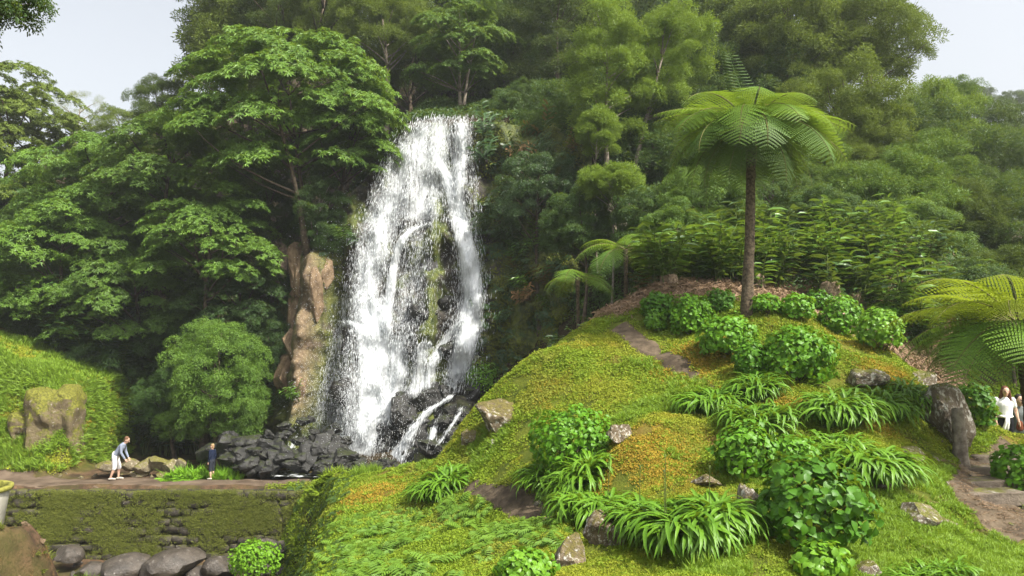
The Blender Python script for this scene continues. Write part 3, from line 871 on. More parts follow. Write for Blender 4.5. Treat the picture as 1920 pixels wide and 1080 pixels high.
T(FT, 'fea', 'blueish', 1836, 190, 24, 24, 110, 'tiny dark tree on the far ridge nearer to the yellowish tree', trunk_r=.3)
T(FT, 'fea', 'blueish', 1900, 195, 30, 20, 112, 'tiny dark tree on the far ridge at the right edge', trunk_r=.3)
T(FT, 'fea', 'lay_deep', 1865, 440, 110, 100, 29, 'dark spreading tree at the right edge above the low yellow fern', dens=1.2)
T(FT, 'fea', 'lay_mid', 1655, 390, 110, 85, 28, 'mid green bushy tree right of the tall fern trunk', dens=1.3)
T(FT, 'fea', 'lay_mid', 1745, 340, 80, 80, 31, 'green bushy tree under the yellowish skyline tree', dens=1.2)
T(BT, 'rnd', 'lay_mid', 1320, 400, 85, 75, 26, 'small leaved green tree left of the tall fern trunk', dens=1.3)
T(BT, 'rnd', 'lay_deep', 1450, 390, 80, 85, 27, 'dark small leaved tree right behind the tall fern trunk', dens=1.2)
T(BT, 'rnd', 'lay_deep', 1540, 420, 75, 55, 25, 'green shrubby tree above the glossy ginger thicket', dens=1.2)
T(FT, 'fea', 'lay_deep', 1770, 520, 70, 55, 25, 'dark low tree behind the twiggy shrub on the right', dens=1.2)
T(FT, 'fea', 'olive_dark', 1890, 540, 75, 60, 23, 'dim olive tree behind the low yellow fern', dens=1.2)
T(BT, 'rnd', 'ginger_dark', 1010, 360, 70, 75, 31, 'dark shrubby tree on the cliff right of the waterfall', dens=1.1)
# the crowded forest row behind everything
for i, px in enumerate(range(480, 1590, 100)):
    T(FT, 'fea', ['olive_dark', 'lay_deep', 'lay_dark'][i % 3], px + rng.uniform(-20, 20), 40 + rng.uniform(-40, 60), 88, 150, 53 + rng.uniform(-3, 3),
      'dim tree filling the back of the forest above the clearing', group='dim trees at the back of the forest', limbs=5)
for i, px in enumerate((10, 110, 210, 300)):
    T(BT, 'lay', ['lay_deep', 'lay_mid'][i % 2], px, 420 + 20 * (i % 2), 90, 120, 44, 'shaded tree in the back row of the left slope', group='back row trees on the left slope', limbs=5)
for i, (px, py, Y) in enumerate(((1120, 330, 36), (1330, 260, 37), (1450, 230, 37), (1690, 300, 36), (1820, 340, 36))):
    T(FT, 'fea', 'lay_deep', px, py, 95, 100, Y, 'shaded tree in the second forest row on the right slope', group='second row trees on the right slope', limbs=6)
# near branch hanging in at the upper left corner
T('overhanging_tree', 'rnd', 'lay_dark', -75, -5, 110, 70, 9, 'dark leafy branch hanging into the top left corner', base=(-9.2, 8.4, -3.0), trunk_r=.2, dens=1.0, depth=.7)

# ------------------------------------------------------------------ undergrowth trees that close the slope
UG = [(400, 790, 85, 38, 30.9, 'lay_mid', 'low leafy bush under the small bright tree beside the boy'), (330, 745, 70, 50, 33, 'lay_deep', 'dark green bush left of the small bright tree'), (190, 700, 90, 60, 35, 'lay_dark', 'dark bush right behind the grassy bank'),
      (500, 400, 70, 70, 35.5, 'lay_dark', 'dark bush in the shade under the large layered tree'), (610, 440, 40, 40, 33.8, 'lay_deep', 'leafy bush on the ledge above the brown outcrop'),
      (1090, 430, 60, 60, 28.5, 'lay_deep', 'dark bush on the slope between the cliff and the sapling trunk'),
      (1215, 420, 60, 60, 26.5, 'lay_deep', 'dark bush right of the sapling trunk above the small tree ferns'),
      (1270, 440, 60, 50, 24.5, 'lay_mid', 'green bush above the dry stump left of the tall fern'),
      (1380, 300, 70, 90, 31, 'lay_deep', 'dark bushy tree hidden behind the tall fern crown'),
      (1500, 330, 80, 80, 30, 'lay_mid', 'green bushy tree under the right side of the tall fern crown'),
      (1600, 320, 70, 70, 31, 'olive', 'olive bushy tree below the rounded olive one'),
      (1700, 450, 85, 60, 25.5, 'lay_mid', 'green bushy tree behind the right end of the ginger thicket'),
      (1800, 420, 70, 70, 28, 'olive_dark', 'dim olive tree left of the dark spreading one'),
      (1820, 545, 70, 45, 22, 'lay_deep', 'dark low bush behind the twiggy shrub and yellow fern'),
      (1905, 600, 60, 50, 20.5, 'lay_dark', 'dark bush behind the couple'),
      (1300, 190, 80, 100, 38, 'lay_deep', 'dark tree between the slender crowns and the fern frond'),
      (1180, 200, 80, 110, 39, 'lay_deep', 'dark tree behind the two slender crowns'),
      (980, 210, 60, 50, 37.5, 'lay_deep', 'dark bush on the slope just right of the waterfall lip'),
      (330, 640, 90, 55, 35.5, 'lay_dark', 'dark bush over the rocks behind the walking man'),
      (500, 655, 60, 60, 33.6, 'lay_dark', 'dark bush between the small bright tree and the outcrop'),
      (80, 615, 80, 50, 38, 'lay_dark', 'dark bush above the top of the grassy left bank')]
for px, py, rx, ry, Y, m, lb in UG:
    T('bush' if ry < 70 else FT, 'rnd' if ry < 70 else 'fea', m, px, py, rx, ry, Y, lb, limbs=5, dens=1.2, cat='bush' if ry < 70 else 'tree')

# ------------------------------------------------------------------ rocks
def ico(sub):
    bm = bmesh.new(); bmesh.ops.create_icosphere(bm, subdivisions=sub, radius=1)
    V = np.array([v.co[:] for v in bm.verts]); F = np.array([[v.index for v in f.verts] for f in bm.faces]); bm.free()
    return V, F
ICO3 = ico(4); ICO2 = ico(3)

def rock_mesh(name, mat, seed, sub=3, sq=(1, 1, .7), jag=.35, planes=9):
    V, F = ICO3 if sub == 3 else ICO2
    V = V.copy()
    r = np.random.default_rng(seed)
    for k in range(planes):                                  # cut flat facets
        n = r.normal(size=3); n /= np.linalg.norm(n); d = r.uniform(.42, .82)
        s = V @ n - d
        V = np.where(s[:, None] > 0, V - s[:, None] * n * .97, V)
    n0 = fbm(V[:, 0] * 1.3 + seed, V[:, 1] * 1.3, V[:, 2] * 1.3, 4)
    n1 = 1 - np.abs(fbm(V[:, 0] * 2.6 + seed, V[:, 1] * 2.6 + 4, V[:, 2] * 2.6, 3))
    V = V * (1 + jag * .45 * n0 + jag * .22 * (n1 - .6))[:, None] * np.asarray(sq)
    me = mk_mesh(name, V, F, mat, True)
    me.set_sharp_from_angle(angle=math.radians(28))
    return me

ROCK = {}
def rocks(key, mat, n, **kw): ROCK[key] = [rock_mesh('rock_' + key, mat, 31 * i + len(ROCK) * 7 + 3, **kw) for i in range(n)]
rocks('boulder', M['boulder'], 4); rocks('moss', M['boulder_moss'], 4); rocks('pale', M['boulder_pale'], 2, sub=2)
rocks('basalt', M['basalt'], 9, sub=3, jag=.6, planes=16); rocks('bed', M['bed_rock'], 5, sub=2, jag=.22, planes=4)
rocks('crest', M['crest_rock'], 4, sub=2, jag=.3, sq=(1, .8, .75)); rocks('tan', M['tan_rock'], 4, sub=2, jag=.5, sq=(.8, .7, 1.2), planes=12)

rocks('sand', M['sand_block'], 2, sub=2, jag=.25, planes=5, sq=(1, .9, .8))
def rock(key, px, py, w, h, label, Y=None, P=None, name='boulder', cat='boulder', group=None, sink=.3, i=None):
    """px,py: middle of the rock in the photo; w,h its size there"""
    if P is None:
        b_sink = Y is None
        if Y is None:
            b = hit(px, py + h * .30); Y = b[1]
        P = at(px, py, Y)
        if b_sink: P = P + np.array([0, .12, -.10 * h * Y / FPX])
    d = P[1]
    sx, sz = w * .5 * d / FPX, h * .5 * d / FPX
    me = ROCK[key][int(rng.integers(len(ROCK[key]))) if i is None else i]
    kz = sz / .62; 
    return add(name, me, None, P, (rng.uniform(-.25, .25), rng.uniform(-.25, .25), rng.uniform(0, 6.28)), (sx * 1.05, sx * 1.05, kz), label, cat, group)

rock('boulder', 1622, 705, 84, 44, 'flat topped grey lichen boulder below the round hydrangea', i=0)
rock('moss', 938, 778, 104, 66, 'mossy brown boulder on the hill edge by the waterfall', i=1)
rock('pale', 925, 832, 28, 22, 'small white stone below the mossy boulder on the hill edge')
rock('moss', 1135, 1000, 80, 80, 'brown and white boulder beside the large strap leaf clump', i=0)
rock('moss', 1068, 1035, 84, 78, 'moss capped boulder near the bottom edge left of the strap leaves', i=2)
rock('boulder', 1403, 955, 74, 96, 'upright lichen boulder left of the largest hydrangea', i=2)
rock('boulder', 1725, 962, 84, 46, 'low lichen boulder beside the dirt path at the lower right', i=3)
rock('boulder', 1785, 982, 40, 22, 'small flat stone beside the low boulder at the path')
rock('boulder', 1772, 775, 100, 120, 'big rugged lichen rock behind the dead post', i=1)
rock('boulder', 1742, 715, 60, 40, 'lichen rock at the top of the big rugged one', i=2)
rock('boulder', 1705, 850, 64, 26, 'flat lichen rock between the strap leaves and the post')
rock('moss', 1668, 918, 34, 24, 'small brown stone at the end of the strap leaf row')
rock('boulder', 1628, 1076, 56, 40, 'pale stone at the bottom edge below the largest hydrangea')
rock('moss', 1165, 815, 50, 50, 'mossy brown hummock stone right of the dense hydrangea', i=3)
rock('moss', 1330, 905, 60, 34, 'low mossy stone above the large strap leaf clump', i=3)
rock('boulder', 1015, 945, 24, 14, 'small grey stone on the lower dirt path')
rock('moss', 880, 820, 44, 34, 'dark mossy stone under the hill edge boulder', i=1)
def bank_block(P, size, label, seed):
    bm = bmesh.new(); bmesh.ops.create_cube(bm, size=1.0)
    bmesh.ops.subdivide_edges(bm, edges=bm.edges, cuts=20, use_grid_fill=True)
    for v in bm.verts:
        c = np.array(v.co); k = np.sort(np.abs(c))
        c = c * (1 - .10 * max(0, k[1] - .36) / .14 - .06 * max(0, k[0] - .36) / .14)
        nz = np.array([fbm(c[0] * 2.4 + seed, c[1] * 2.4 + 7 * j, c[2] * 2.4, 4) for j in range(3)])
        rd = 1 - abs(float(fbm(c[0] * 3 + seed, c[1] * 3, c[2] * 1.2, 3)))
        v.co = Vector((c * (.92 + .10 * rd) + .075 * nz) * size)
    me = bpy.data.meshes.new('rock_block'); bm.to_mesh(me); bm.free()
    me.polygons.foreach_set('use_smooth', np.ones(len(me.polygons), bool)); me.materials.append(M['sand_block']); me.set_sharp_from_angle(angle=math.radians(32))
    return add('rock_block', me, None, P, (.06, -.08, .2), label=label, cat='rock')
bank_block(at(116, 790, 30.9), np.array([1.9, 3.0, 2.9]), 'big mossy tan rock block ending the grassy bank on the left', 3.0)
bank_block(at(62, 800, 30.3), np.array([1.4, 1.6, 1.3]), 'smaller mossy tan rock in the grassy bank beside the big block', 8.0)
# tan outcrop blocks on the cliff
for k, (px, py, w, h) in enumerate(((560, 500, 52, 70), (548, 585, 40, 90), (590, 545, 40, 60), (545, 655, 48, 44), (535, 700, 54, 50), (560, 735, 46, 40), (612, 505, 50, 40))):
    P = on_cliff(px, py, -.1)
    o = rock('tan', px, py, w, h, None, P=P, name='outcrop_block', cat=None)
    o.parent = cliff
# rock bulges of the fall face
for k, (px, py, w, h) in enumerate(((655, 640, 44, 70), (792, 595, 70, 70), (835, 575, 56, 60), (808, 400, 26, 90), (812, 500, 28, 90), (845, 660, 70, 60), (650, 740, 60, 90), (870, 700, 60, 50), (780, 660, 50, 50), (720, 590, 36, 40))):
    P = on_cliff(px, py, -.15)
    o = rock('basalt', px, py, w, h, None, P=P, name='fall_rock', cat=None)
    o.parent = cliff
# black mound at the foot, right
mound = [(705, 850, 60, 60), (722, 800, 60, 70), (760, 775, 66, 60), (795, 750, 70, 50), (800, 730, 36, 30), (840, 745, 46, 40), (868, 735, 44, 42), (885, 735, 40, 40), (835, 790, 60, 40), (790, 815, 60, 50), (812, 840, 56, 46),
         (850, 815, 44, 40), (768, 855, 44, 40), (735, 845, 40, 40), (870, 775, 44, 40), (745, 760, 30, 30), (765, 745, 30, 24), (820, 770, 36, 30), (860, 790, 34, 26), (780, 790, 40, 30), (700, 880, 44, 24), (755, 800, 30, 40), (845, 772, 30, 24)]
pos = ['at the lower left toe', 'on its steep left face', 'on its upper left face', 'at its top', 'as its small peak', 'right of its peak', 'on its right shoulder', 'at its right end by the bright shrub', 'in its middle right',
       'between the two small cascades', 'below the narrow right cascade', 'right of the narrow cascade', 'right of the wide small cascade foot', 'left of the wide small cascade foot', 'on its far right slope', 'as a small stone on its left ridge',
       'as a small stone near its peak', 'as a small stone in its middle', 'as a small stone on its right slope', 'above the wide small cascade', 'as a flat stone before its toe', 'as a narrow stone on its left face', 'as a little stone under its right shoulder']
for (px, py, w, h), s in zip(mound, pos):
    P = on_cliff(px, py, 0)
    rock('basalt', px, py, w * 1.15, h * 1.15, 'black rock of the waterfall mound, ' + s.replace('as a ', 'a ').replace('as its ', 'its '), P=P, name='wet_rock', cat='rock', group='black rocks at the foot of the waterfall')
# pile at the foot, left
r_ = np.random.default_rng(8)
for k in range(52):
    px = r_.uniform(425, 650); f = (px - 425) / 225
    top = np.interp(px, [425, 470, 520, 580, 650], [835, 822, 795, 775, 800])
    py = r_.uniform(top, 884); Yr = np.interp(py, [770, 885], [30.6, 28.3])
    big_ = r_.uniform(26, 58) * (.7 + .5 * (py > 830))
    rock('basalt', px, py, big_, big_ * r_.uniform(.6, .95), 'wet black rock in the heap left of the waterfall foot', Y=Yr, name='wet_rock', cat='rock', group='black rock heap left of the waterfall')
for px, py, w, h, s in ((395, 845, 60, 50, 'smooth grey boulder behind the boy'), (440, 860, 40, 44, 'grey boulder at the right end of the bright weeds'), (432, 822, 44, 36, 'dark grey boulder at the left end of the black rock heap')):
    rock('basalt', px, py, w, h, s, Y=29.3)
for k in range(24):
    px = r_.uniform(600, 745); py = r_.uniform(862, 890); w_ = r_.uniform(20, 46)
    rock('basalt', px, py, w_, w_ * r_.uniform(.5, .8), 'low wet rock in the foam right at the foot of the main chute', Y=np.interp(py, [860, 890], [29.2, 27.6]), name='wet_rock', cat='rock', group='rocks in the foam under the chute')
# stones along the crest behind the walker
cs = [(205, 868, 44, 26), (245, 866, 34, 30), (272, 868, 36, 36), (296, 864, 34, 36), (318, 870, 30, 34), (338, 866, 26, 30), (262, 884, 30, 16), (310, 884, 34, 18)]
for (px, py, w, h), s in zip(cs, ('leftmost, low and flat', 'second from the left', 'third from the left, tall', 'fourth, at the middle', 'fifth, right of the middle', 'rightmost, touching the weeds', 'a low one in front of the tall ones', 'a low one lying before the right end')):
    rock('crest', px, py + 3, w * 1.15, h * .78, 'brown stone behind the walking man, ' + s, Y=29.0, name='crest_stone', cat='stone', group='stones in the row behind the man')
for k in range(26):
    px = r_.uniform(40, 560); py = r_.uniform(885, 901); p = hit(px, py); s = r_.uniform(.05, .13)
    add('pebble_stone', ROCK['crest'][k % 4], None, p, tuple(r_.uniform(0, 6, 3)), (s, s, s * .7), 'small loose stone on the muddy crest path', 'stone', 'loose stones on the crest path')
# stream boulders below the weir
bed = [(232, 1066, 90, 46, 'rounded wet boulder in the stream at the bottom left'), (325, 1062, 110, 56, 'largest rounded wet boulder in the stream, below the weir middle'), (415, 1066, 64, 40, 'rounded boulder left of the bright bush in the stream'),
       (505, 1030, 52, 44, 'brown boulder against the shaded right end of the weir'), (487, 1072, 44, 34, 'brown domed stone at the bottom edge before the bright bush'), (165, 1074, 60, 34, 'dark boulder at the bottom edge by the earth bank'),
       (260, 1078, 60, 30, 'low dark boulder at the bottom edge left of the middle'), (375, 1078, 50, 30, 'low dark boulder at the bottom edge near the bright bush'),
       (130, 1040, 50, 30, 'dark boulder between the earth bank and the weir foot')]
for px, py, w, h, s in bed:
    Yr = 25.2 if px > 100 else 24.5
    rock('bed', px, py, w, h, s, Y=Yr - (.9 if py > 1060 else 0))
for k in range(40):
    px = r_.uniform(110, 560); p = np.array([*at(px, 1050, r_.uniform(23.6, 26.2))]); p[2] = ground(p[0], p[1]); s = r_.uniform(.07, .26)
    add('stream_stone', ROCK['bed'][k % 5], None, p, tuple(r_.uniform(0, 6, 3)), (s, s, s * .75), 'small wet stone among the boulders below the weir', 'stone', 'small stones below the weir')

# ------------------------------------------------------------------ weir wall
def block_mesh(seed):
    r = np.random.default_rng(seed)
    bm = bmesh.new(); bmesh.ops.create_cube(bm, size=1.0)
    bmesh.ops.subdivide_edges(bm, edges=bm.edges, cuts=1, use_grid_fill=True)
    for v in bm.verts:
        c = v.co; q = sum(abs(x) > .49 for x in c)
        v.co = c * (1 - .07 * (q - 1)) + Vector(r.normal(0, .035, 3))
    me = bpy.data.meshes.new('weir_stone'); bm.to_mesh(me); bm.free()
    me.polygons.foreach_set('use_smooth', np.ones(len(me.polygons), bool))
    me.materials.append(M['wall_stone']); return me
BL = [block_mesh(s) for s in range(7)]
wall = empty('weir_wall', (-13, 26.9, -7.6), 'long mossy stone weir wall below the two walkers', 'wall')
V, F = merge([(np.array([(x, y, z) for x in (-19.5, -6.2) for y in (26.62, 27.6) for z in (-7.9, -5.22)]) - [-13, 26.9, -7.6],
               np.array([(0, 1, 3, 2), (4, 6, 7, 5), (0, 4, 5, 1), (2, 3, 7, 6), (1, 5, 7, 3), (0, 2, 6, 4)]))])
add('core', mk_mesh('core', V, F, M['mortar'], False), wall)
nst = 0
for c_ in range(8):
    zc = -7.6 + .15 + c_ * .30; x = -19.4 + r_.uniform(0, .3)
    while x < -6.3:
        w_ = r_.uniform(.34, .62)
        o = add('stone', BL[int(r_.integers(7))], wall, (x + w_ / 2 + 13, -.30 - .012 * (8 - c_) + r_.normal(0, .02), zc + 7.6 + r_.normal(0, .022)), (r_.normal(0, .05), r_.normal(0, .05), r_.normal(0, .06)), (w_ * r_.uniform(.88, 1.04), .30, .285 * r_.uniform(.85, 1.12)))
        x += w_; nst += 1
# moss on the weir
n = 40000
mx = r_.uniform(-19.3, -6.4, n); mz = r_.uniform(-7.5, -5.2, n)
pat = fbm(mx * .55, mz * .9, 3.1, 4) + .25 * np.exp(-((mx + 14.5) / 2.5) ** 2) + .12 * (mz + 6.4) + .35 * sstep(-8.5, -7, mx)
kp = pat + .3 * fbm(mx * 2.2, mz * 3.5, 8.8, 2) + r_.normal(0, .20, n) > .16 - .5 * (r_.uniform(size=n) < .10)
mx, mz = mx[kp], mz[kp]
Pm_ = np.stack([mx, 26.44 - .012 * (-5.2 - mz) * 3 + r_.uniform(-.03, .02, len(mx)), mz], -1)
Nm = np.c_[r_.normal(0, .3, len(mx)), -np.ones(len(mx)), .6 + r_.normal(0, .3, len(mx))]
scatter('moss', 'moss', M['moss_wall'], Pm_ - [-13, 26.9, -7.6], normal_euler(Nm, r_.uniform(0, 6.28, len(mx))), r_.uniform(.5, 1.3, len(mx)), wall, kind='stuff')

# ------------------------------------------------------------------ paths, steps
def ribbon(name, pts, width, mat, label, lift=.02, px=True, nw=9):
    P = np.array([hit(*p)[:2] if px else p for p in pts], float)
    s = np.r_[0, np.cumsum(np.linalg.norm(np.diff(P, axis=0), axis=1))]
    m = max(12, int(s[-1] / .12)); q = np.linspace(0, s[-1], m)
    C = np.stack([np.interp(q, s, P[:, 0]), np.interp(q, s, P[:, 1])], -1)
    for _ in range(12): C[1:-1] = .25 * C[:-2] + .5 * C[1:-1] + .25 * C[2:]
    Tn = np.gradient(C, axis=0); Tn /= np.linalg.norm(Tn, axis=1, keepdims=True) + 1e-9
    Nn = np.stack([-Tn[:, 1], Tn[:, 0]], -1)
    W = np.interp(q / s[-1], np.linspace(0, 1, len(width)), width) * (1 + .35 * pnoise(q * 1.1, 3.3))
    u = np.linspace(-1, 1, nw)
    X = C[:, None] + Nn[:, None] * (u[None, :, None] * W[:, None, None] * .5 * (1 + .2 * pnoise(q * 2.3, 8.1)[:, None, None] * np.sign(u)[None, :, None]))
    Z = ground(X[..., 0], X[..., 1]) + lift - (np.abs(u) ** 6)[None] * (lift + .03)
    V = np.concatenate([X, Z[..., None]], -1).reshape(-1, 3)
    PATHS.append((C, W))
    return add(name, mk_mesh(name, V, grid_faces(m, nw), M[mat]), kind='structure', label=label)
PATHS = []
ribbon('path', [(850, 908), (930, 928), (985, 945), (1060, 975)], [.25, .55, .6, .2], 'dirt', 'narrow dirt path below the dense hydrangea')
ribbon('path', [(1160, 612), (1200, 640), (1250, 672), (1300, 700), (1340, 730)], [.7, .8, .6, .35, .15], 'dirt', 'dirt path crossing the top of the hill')
ribbon('path', [(1935, 1010), (1860, 975), (1845, 935), (1862, 885), (1889, 862), (1912, 848)], [1.1, 1.3, 1.2, 1.0, .9, .8], 'dirt', 'brown dirt path climbing to the couple on the right')
ribbon('path', [(-22, 27.8), (-16, 27.75), (-10, 27.7), (-7.4, 27.8)], [2.0, 2.1, 2.0, 1.4], 'dirt_dark', 'muddy path on the crest of the weir', px=False)

stp = empty('stone_steps', tuple(hit(1850, 930)), 'worn stone steps in the dirt path leading up to the couple', 'steps')
sb = np.array(stp.location)
for k, (px, py, w_) in enumerate(((1862, 868, .9), (1856, 893, 1.05), (1852, 918, 1.15), (1850, 942, 1.3))):
    p = hit(px, py)
    bm = bmesh.new(); bmesh.ops.create_cube(bm, size=1.0)
    bmesh.ops.subdivide_edges(bm, edges=bm.edges, cuts=6, use_grid_fill=True)
    for v in bm.verts:
        c = np.array(v.co); q = np.sort(np.abs(c))[1] > .49
        v.co = Vector(c * [w_, .42, .22] * (.965 if q else 1) + .02 * np.array([fbm(c[0] * 3 + k, c[1] * 3, c[2] * 3 + j, 3) for j in (0, 5, 9)]))
    me = bpy.data.meshes.new('step'); bm.to_mesh(me); bm.free(); me.materials.append(M['step_stone'])
    me.polygons.foreach_set('use_smooth', np.ones(len(me.polygons), bool))
    add('step', me, stp, p + [0, .16, .035] - sb, (0, 0, .12))

# ------------------------------------------------------------------ waterfall
fall = empty('waterfall', tuple(on_cliff(700, 868)), 'white waterfall streaming down the dark cliff', 'waterfall')
fb_ = np.array(fall.location)
ST = [  # part name, density, [(px, py, half width px)]
    ('main_sheet', .60, [(802, 226, 30), (775, 280, 34), (745, 370, 32), (715, 460, 30), (690, 545, 30), (672, 625, 28)]),
    ('left_veil', .42, [(778, 236, 10), (725, 330, 16), (692, 440, 20), (664, 550, 20), (640, 650, 20), (616, 750, 18), (598, 835, 16)]),
    ('upper_curtain', .64, [(828, 225, 34), (815, 290, 42), (800, 350, 44), (785, 430, 40)]),
    ('right_curtain', .74, [(868, 225, 16), (864, 300, 17), (858, 380, 18), (862, 430, 18)]),
    ('right_edge_veil', .34, [(882, 228, 8), (886, 320, 12), (890, 420, 14), (898, 520, 14)]),
    ('right_strand', .92, [(812, 285, 8), (838, 330, 11), (856, 385, 15), (868, 430, 18), (882, 500, 20), (888, 560, 22), (880, 620, 24), (862, 690, 22), (850, 735, 16)]),
    ('right_fan', .38, [(880, 480, 26), (880, 560, 30), (868, 640, 34), (858, 720, 32)]),
    ('centre_veil', .42, [(790, 430, 34), (775, 520, 36), (765, 600, 34), (752, 660, 30)]),
    ('arch_strand', .86, [(806, 424, 7), (775, 432, 9), (752, 458, 9), (740, 510, 9), (732, 570, 10), (722, 640, 14)]),
    ('left_strand', .58, [(735, 360, 18), (705, 460, 22), (690, 560, 24), (686, 640, 24)]),
    ('ledge_pour', .84, [(652, 603, 8), (680, 612, 14), (695, 640, 20), (702, 690, 24)]),
    ('main_chute', .98, [(712, 560, 26), (708, 640, 32), (706, 700, 30), (700, 765, 26), (688, 820, 24), (668, 872, 30)]),
    ('lower_left_veil', .36, [(668, 630, 20), (655, 700, 28), (645, 780, 28), (636, 860, 26)]),
    ('middle_pour', .80, [(748, 630, 18), (748, 690, 22), (738, 745, 20), (715, 800, 16)]),
    ('middle_pour', .68, [(798, 640, 16), (790, 695, 20), (778, 745, 18)]),
    ('ledge_strand', .72, [(868, 600, 10), (835, 640, 11), (812, 680, 11), (800, 735, 12)]),
    ('base_veil', .46, [(700, 690, 50), (685, 770, 50), (668, 868, 52)]),
    ('small_cascade', .95, [(848, 742, 6), (806, 768, 7), (782, 795, 8), (764, 825, 11), (748, 850, 17), (734, 880, 24)]),
    ('small_cascade', .90, [(826, 778, 4), (818, 800, 6), (810, 820, 7), (806, 838, 6)]),
    ('small_cascade', .75, [(868, 765, 4), (852, 790, 4), (838, 812, 4), (822, 832, 4)]),
    ('small_cascade', .70, [(562, 818, 5), (552, 840, 5), (544, 862, 7)]),
    ('foot_spill', .62, [(650, 850, 40), (640, 868, 50), (628, 884, 56)]),
]
drops = []
for nm, dn, pl in ST:
    pl = np.array(pl, float)
    s = np.r_[0, np.cumsum(np.linalg.norm(np.diff(pl[:, :2], axis=0), axis=1))]
    m = max(10, int(s[-1] / 6)); q = np.linspace(0, s[-1], m)
    cxp = np.interp(q, s, pl[:, 0]); cyp = np.interp(q, s, pl[:, 1]); hw = np.interp(q, s, pl[:, 2])
    for _ in range(3):
        for a_ in (cxp, cyp, hw): a_[1:-1] = .25 * a_[:-2] + .5 * a_[1:-1] + .25 * a_[2:]
    nu = 13; u = np.linspace(-1, 1, nu)
    wig = .10 * pnoise(q[:, None] * .02, u[None] * 2 + dn * 9)
    pxg = cxp[:, None] + hw[:, None] * (u[None] * 1.25 + wig); pyg = np.repeat(cyp[:, None], nu, 1)
    small = nm in ('small_cascade', 'foot_spill')
    P = on_cliff(pxg, pyg)
    for _ in range(3):
        P[1:-1, :, 1] = .25 * P[:-2, :, 1] + .5 * P[1:-1, :, 1] + .25 * P[2:, :, 1]
    off = (.30 if small else .34) + .16 * (1 - u ** 2)[None] + .10 * dn
    P[..., 1] -= off
    dg = dn * (1 - np.abs(u) ** 2.4)[None] * (.4 + .6 * sstep(0, .08, q / s[-1]))[:, None] * (.35 + .65 * sstep(1, .88, q / s[-1]))[:, None]
    add(nm, mk_mesh(nm, P.reshape(-1, 3) - fb_, grid_faces(m, nu), M['water'], True, {'dens': dg.ravel()}), fall)
    # streaks and drops that fly off the sheet
    area = s[-1] * hw.mean() * 2
    nd = int(area * (.06 + .12 * dn) * (1.6 if small else 1))
    t_ = rng.uniform(0, 1, nd); uu = np.clip(rng.normal(0, .62, nd), -1.7, 1.7)
    pxd = np.interp(t_ * s[-1], q, cxp) + np.interp(t_ * s[-1], q, hw) * uu; pyd = np.interp(t_ * s[-1], q, cyp)
    sl = np.interp(t_ * s[-1], q, np.gradient(cxp) / (np.gradient(cyp) + 1e-6))
    Pd = on_cliff(pxd, pyd); Pd[:, 1] -= .35 + rng.exponential(.18, nd)
    drops.append(np.c_[Pd, np.clip(sl, -1.2, 1.2), np.full(nd, dn)])
D_ = np.concatenate(drops); n = len(D_)
L_ = rng.uniform(.04, .30, n) * (.5 + D_[:, 4]); W_ = rng.uniform(.004, .012, n)
dirv = np.stack([D_[:, 3] * .6, np.zeros(n), -np.ones(n)], -1); dirv /= np.linalg.norm(dirv, axis=1, keepdims=True)
side = np.stack([np.ones(n), np.zeros(n), dirv[:, 0]], -1); fw = np.array([0, -1.0, 0])
c0 = D_[:, :3] - fb_
ring = [c0 + side * W_[:, None], c0 - side * W_[:, None] * .5 + fw * W_[:, None] * .87, c0 - side * W_[:, None] * .5 - fw * W_[:, None] * .87]
V = np.stack([c0 - dirv * L_[:, None] * .5, *ring, c0 + dirv * L_[:, None] * .5], 1).reshape(-1, 3)
fc = np.array([(0, 1, 2), (0, 2, 3), (0, 3, 1), (4, 2, 1), (4, 3, 2), (4, 1, 3)])
F = (fc[None] + (np.arange(n) * 5)[:, None, None]).reshape(-1, 3)
add('spray', mk_mesh('spray', V, F, M['drops'], True), fall, kind='stuff')
print('drops', n)
# fine mist drops round the foot
n = 16000
pxm = np.concatenate([rng.normal(650, 42, n // 2), rng.normal(720, 90, n // 2)]); pym = np.concatenate([rng.normal(800, 70, n // 2), rng.normal(640, 130, n // 2)])
ok = (pym < 885) & (pym > 300) & (pxm > 560) & (pxm < 915)
Pm = on_cliff(pxm[ok], pym[ok]); n = len(Pm); Pm[:, 1] -= .5 + rng.exponential(.6, n)
Pm = Pm - fb_; s_ = rng.uniform(.004, .010, (n, 1))
tet = np.array([(1, 1, 1), (1, -1, -1), (-1, 1, -1), (-1, -1, 1)], float)
V = (Pm[:, None] + tet[None] * s_[:, None]).reshape(-1, 3)
F = (np.array([(0, 1, 2), (0, 3, 1), (0, 2, 3), (1, 3, 2)])[None] + (np.arange(n) * 4)[:, None, None]).reshape(-1, 3)
add('mist', mk_mesh('mist', V, F, M['drops'], True), fall, kind='stuff')
# pool at the foot
th = np.linspace(0, 2 * np.pi, 40, endpoint=False)
cpool = at(625, 880, 28.7)
rad = 1 + .18 * pnoise(np.cos(th) * 2, np.sin(th) * 2, 5)
V = np.concatenate([[[cpool[0], cpool[1], -4.98]], np.stack([cpool[0] + 2.9 * rad * np.cos(th), cpool[1] + .95 * rad * np.sin(th), np.full(40, -4.98)], -1)])
F = np.array([(0, 1 + k, 1 + (k + 1) % 40) for k in range(40)])
add('water', mk_mesh('water', V, F, M['pool']), kind='structure', label='foaming shallow pool at the waterfall foot')

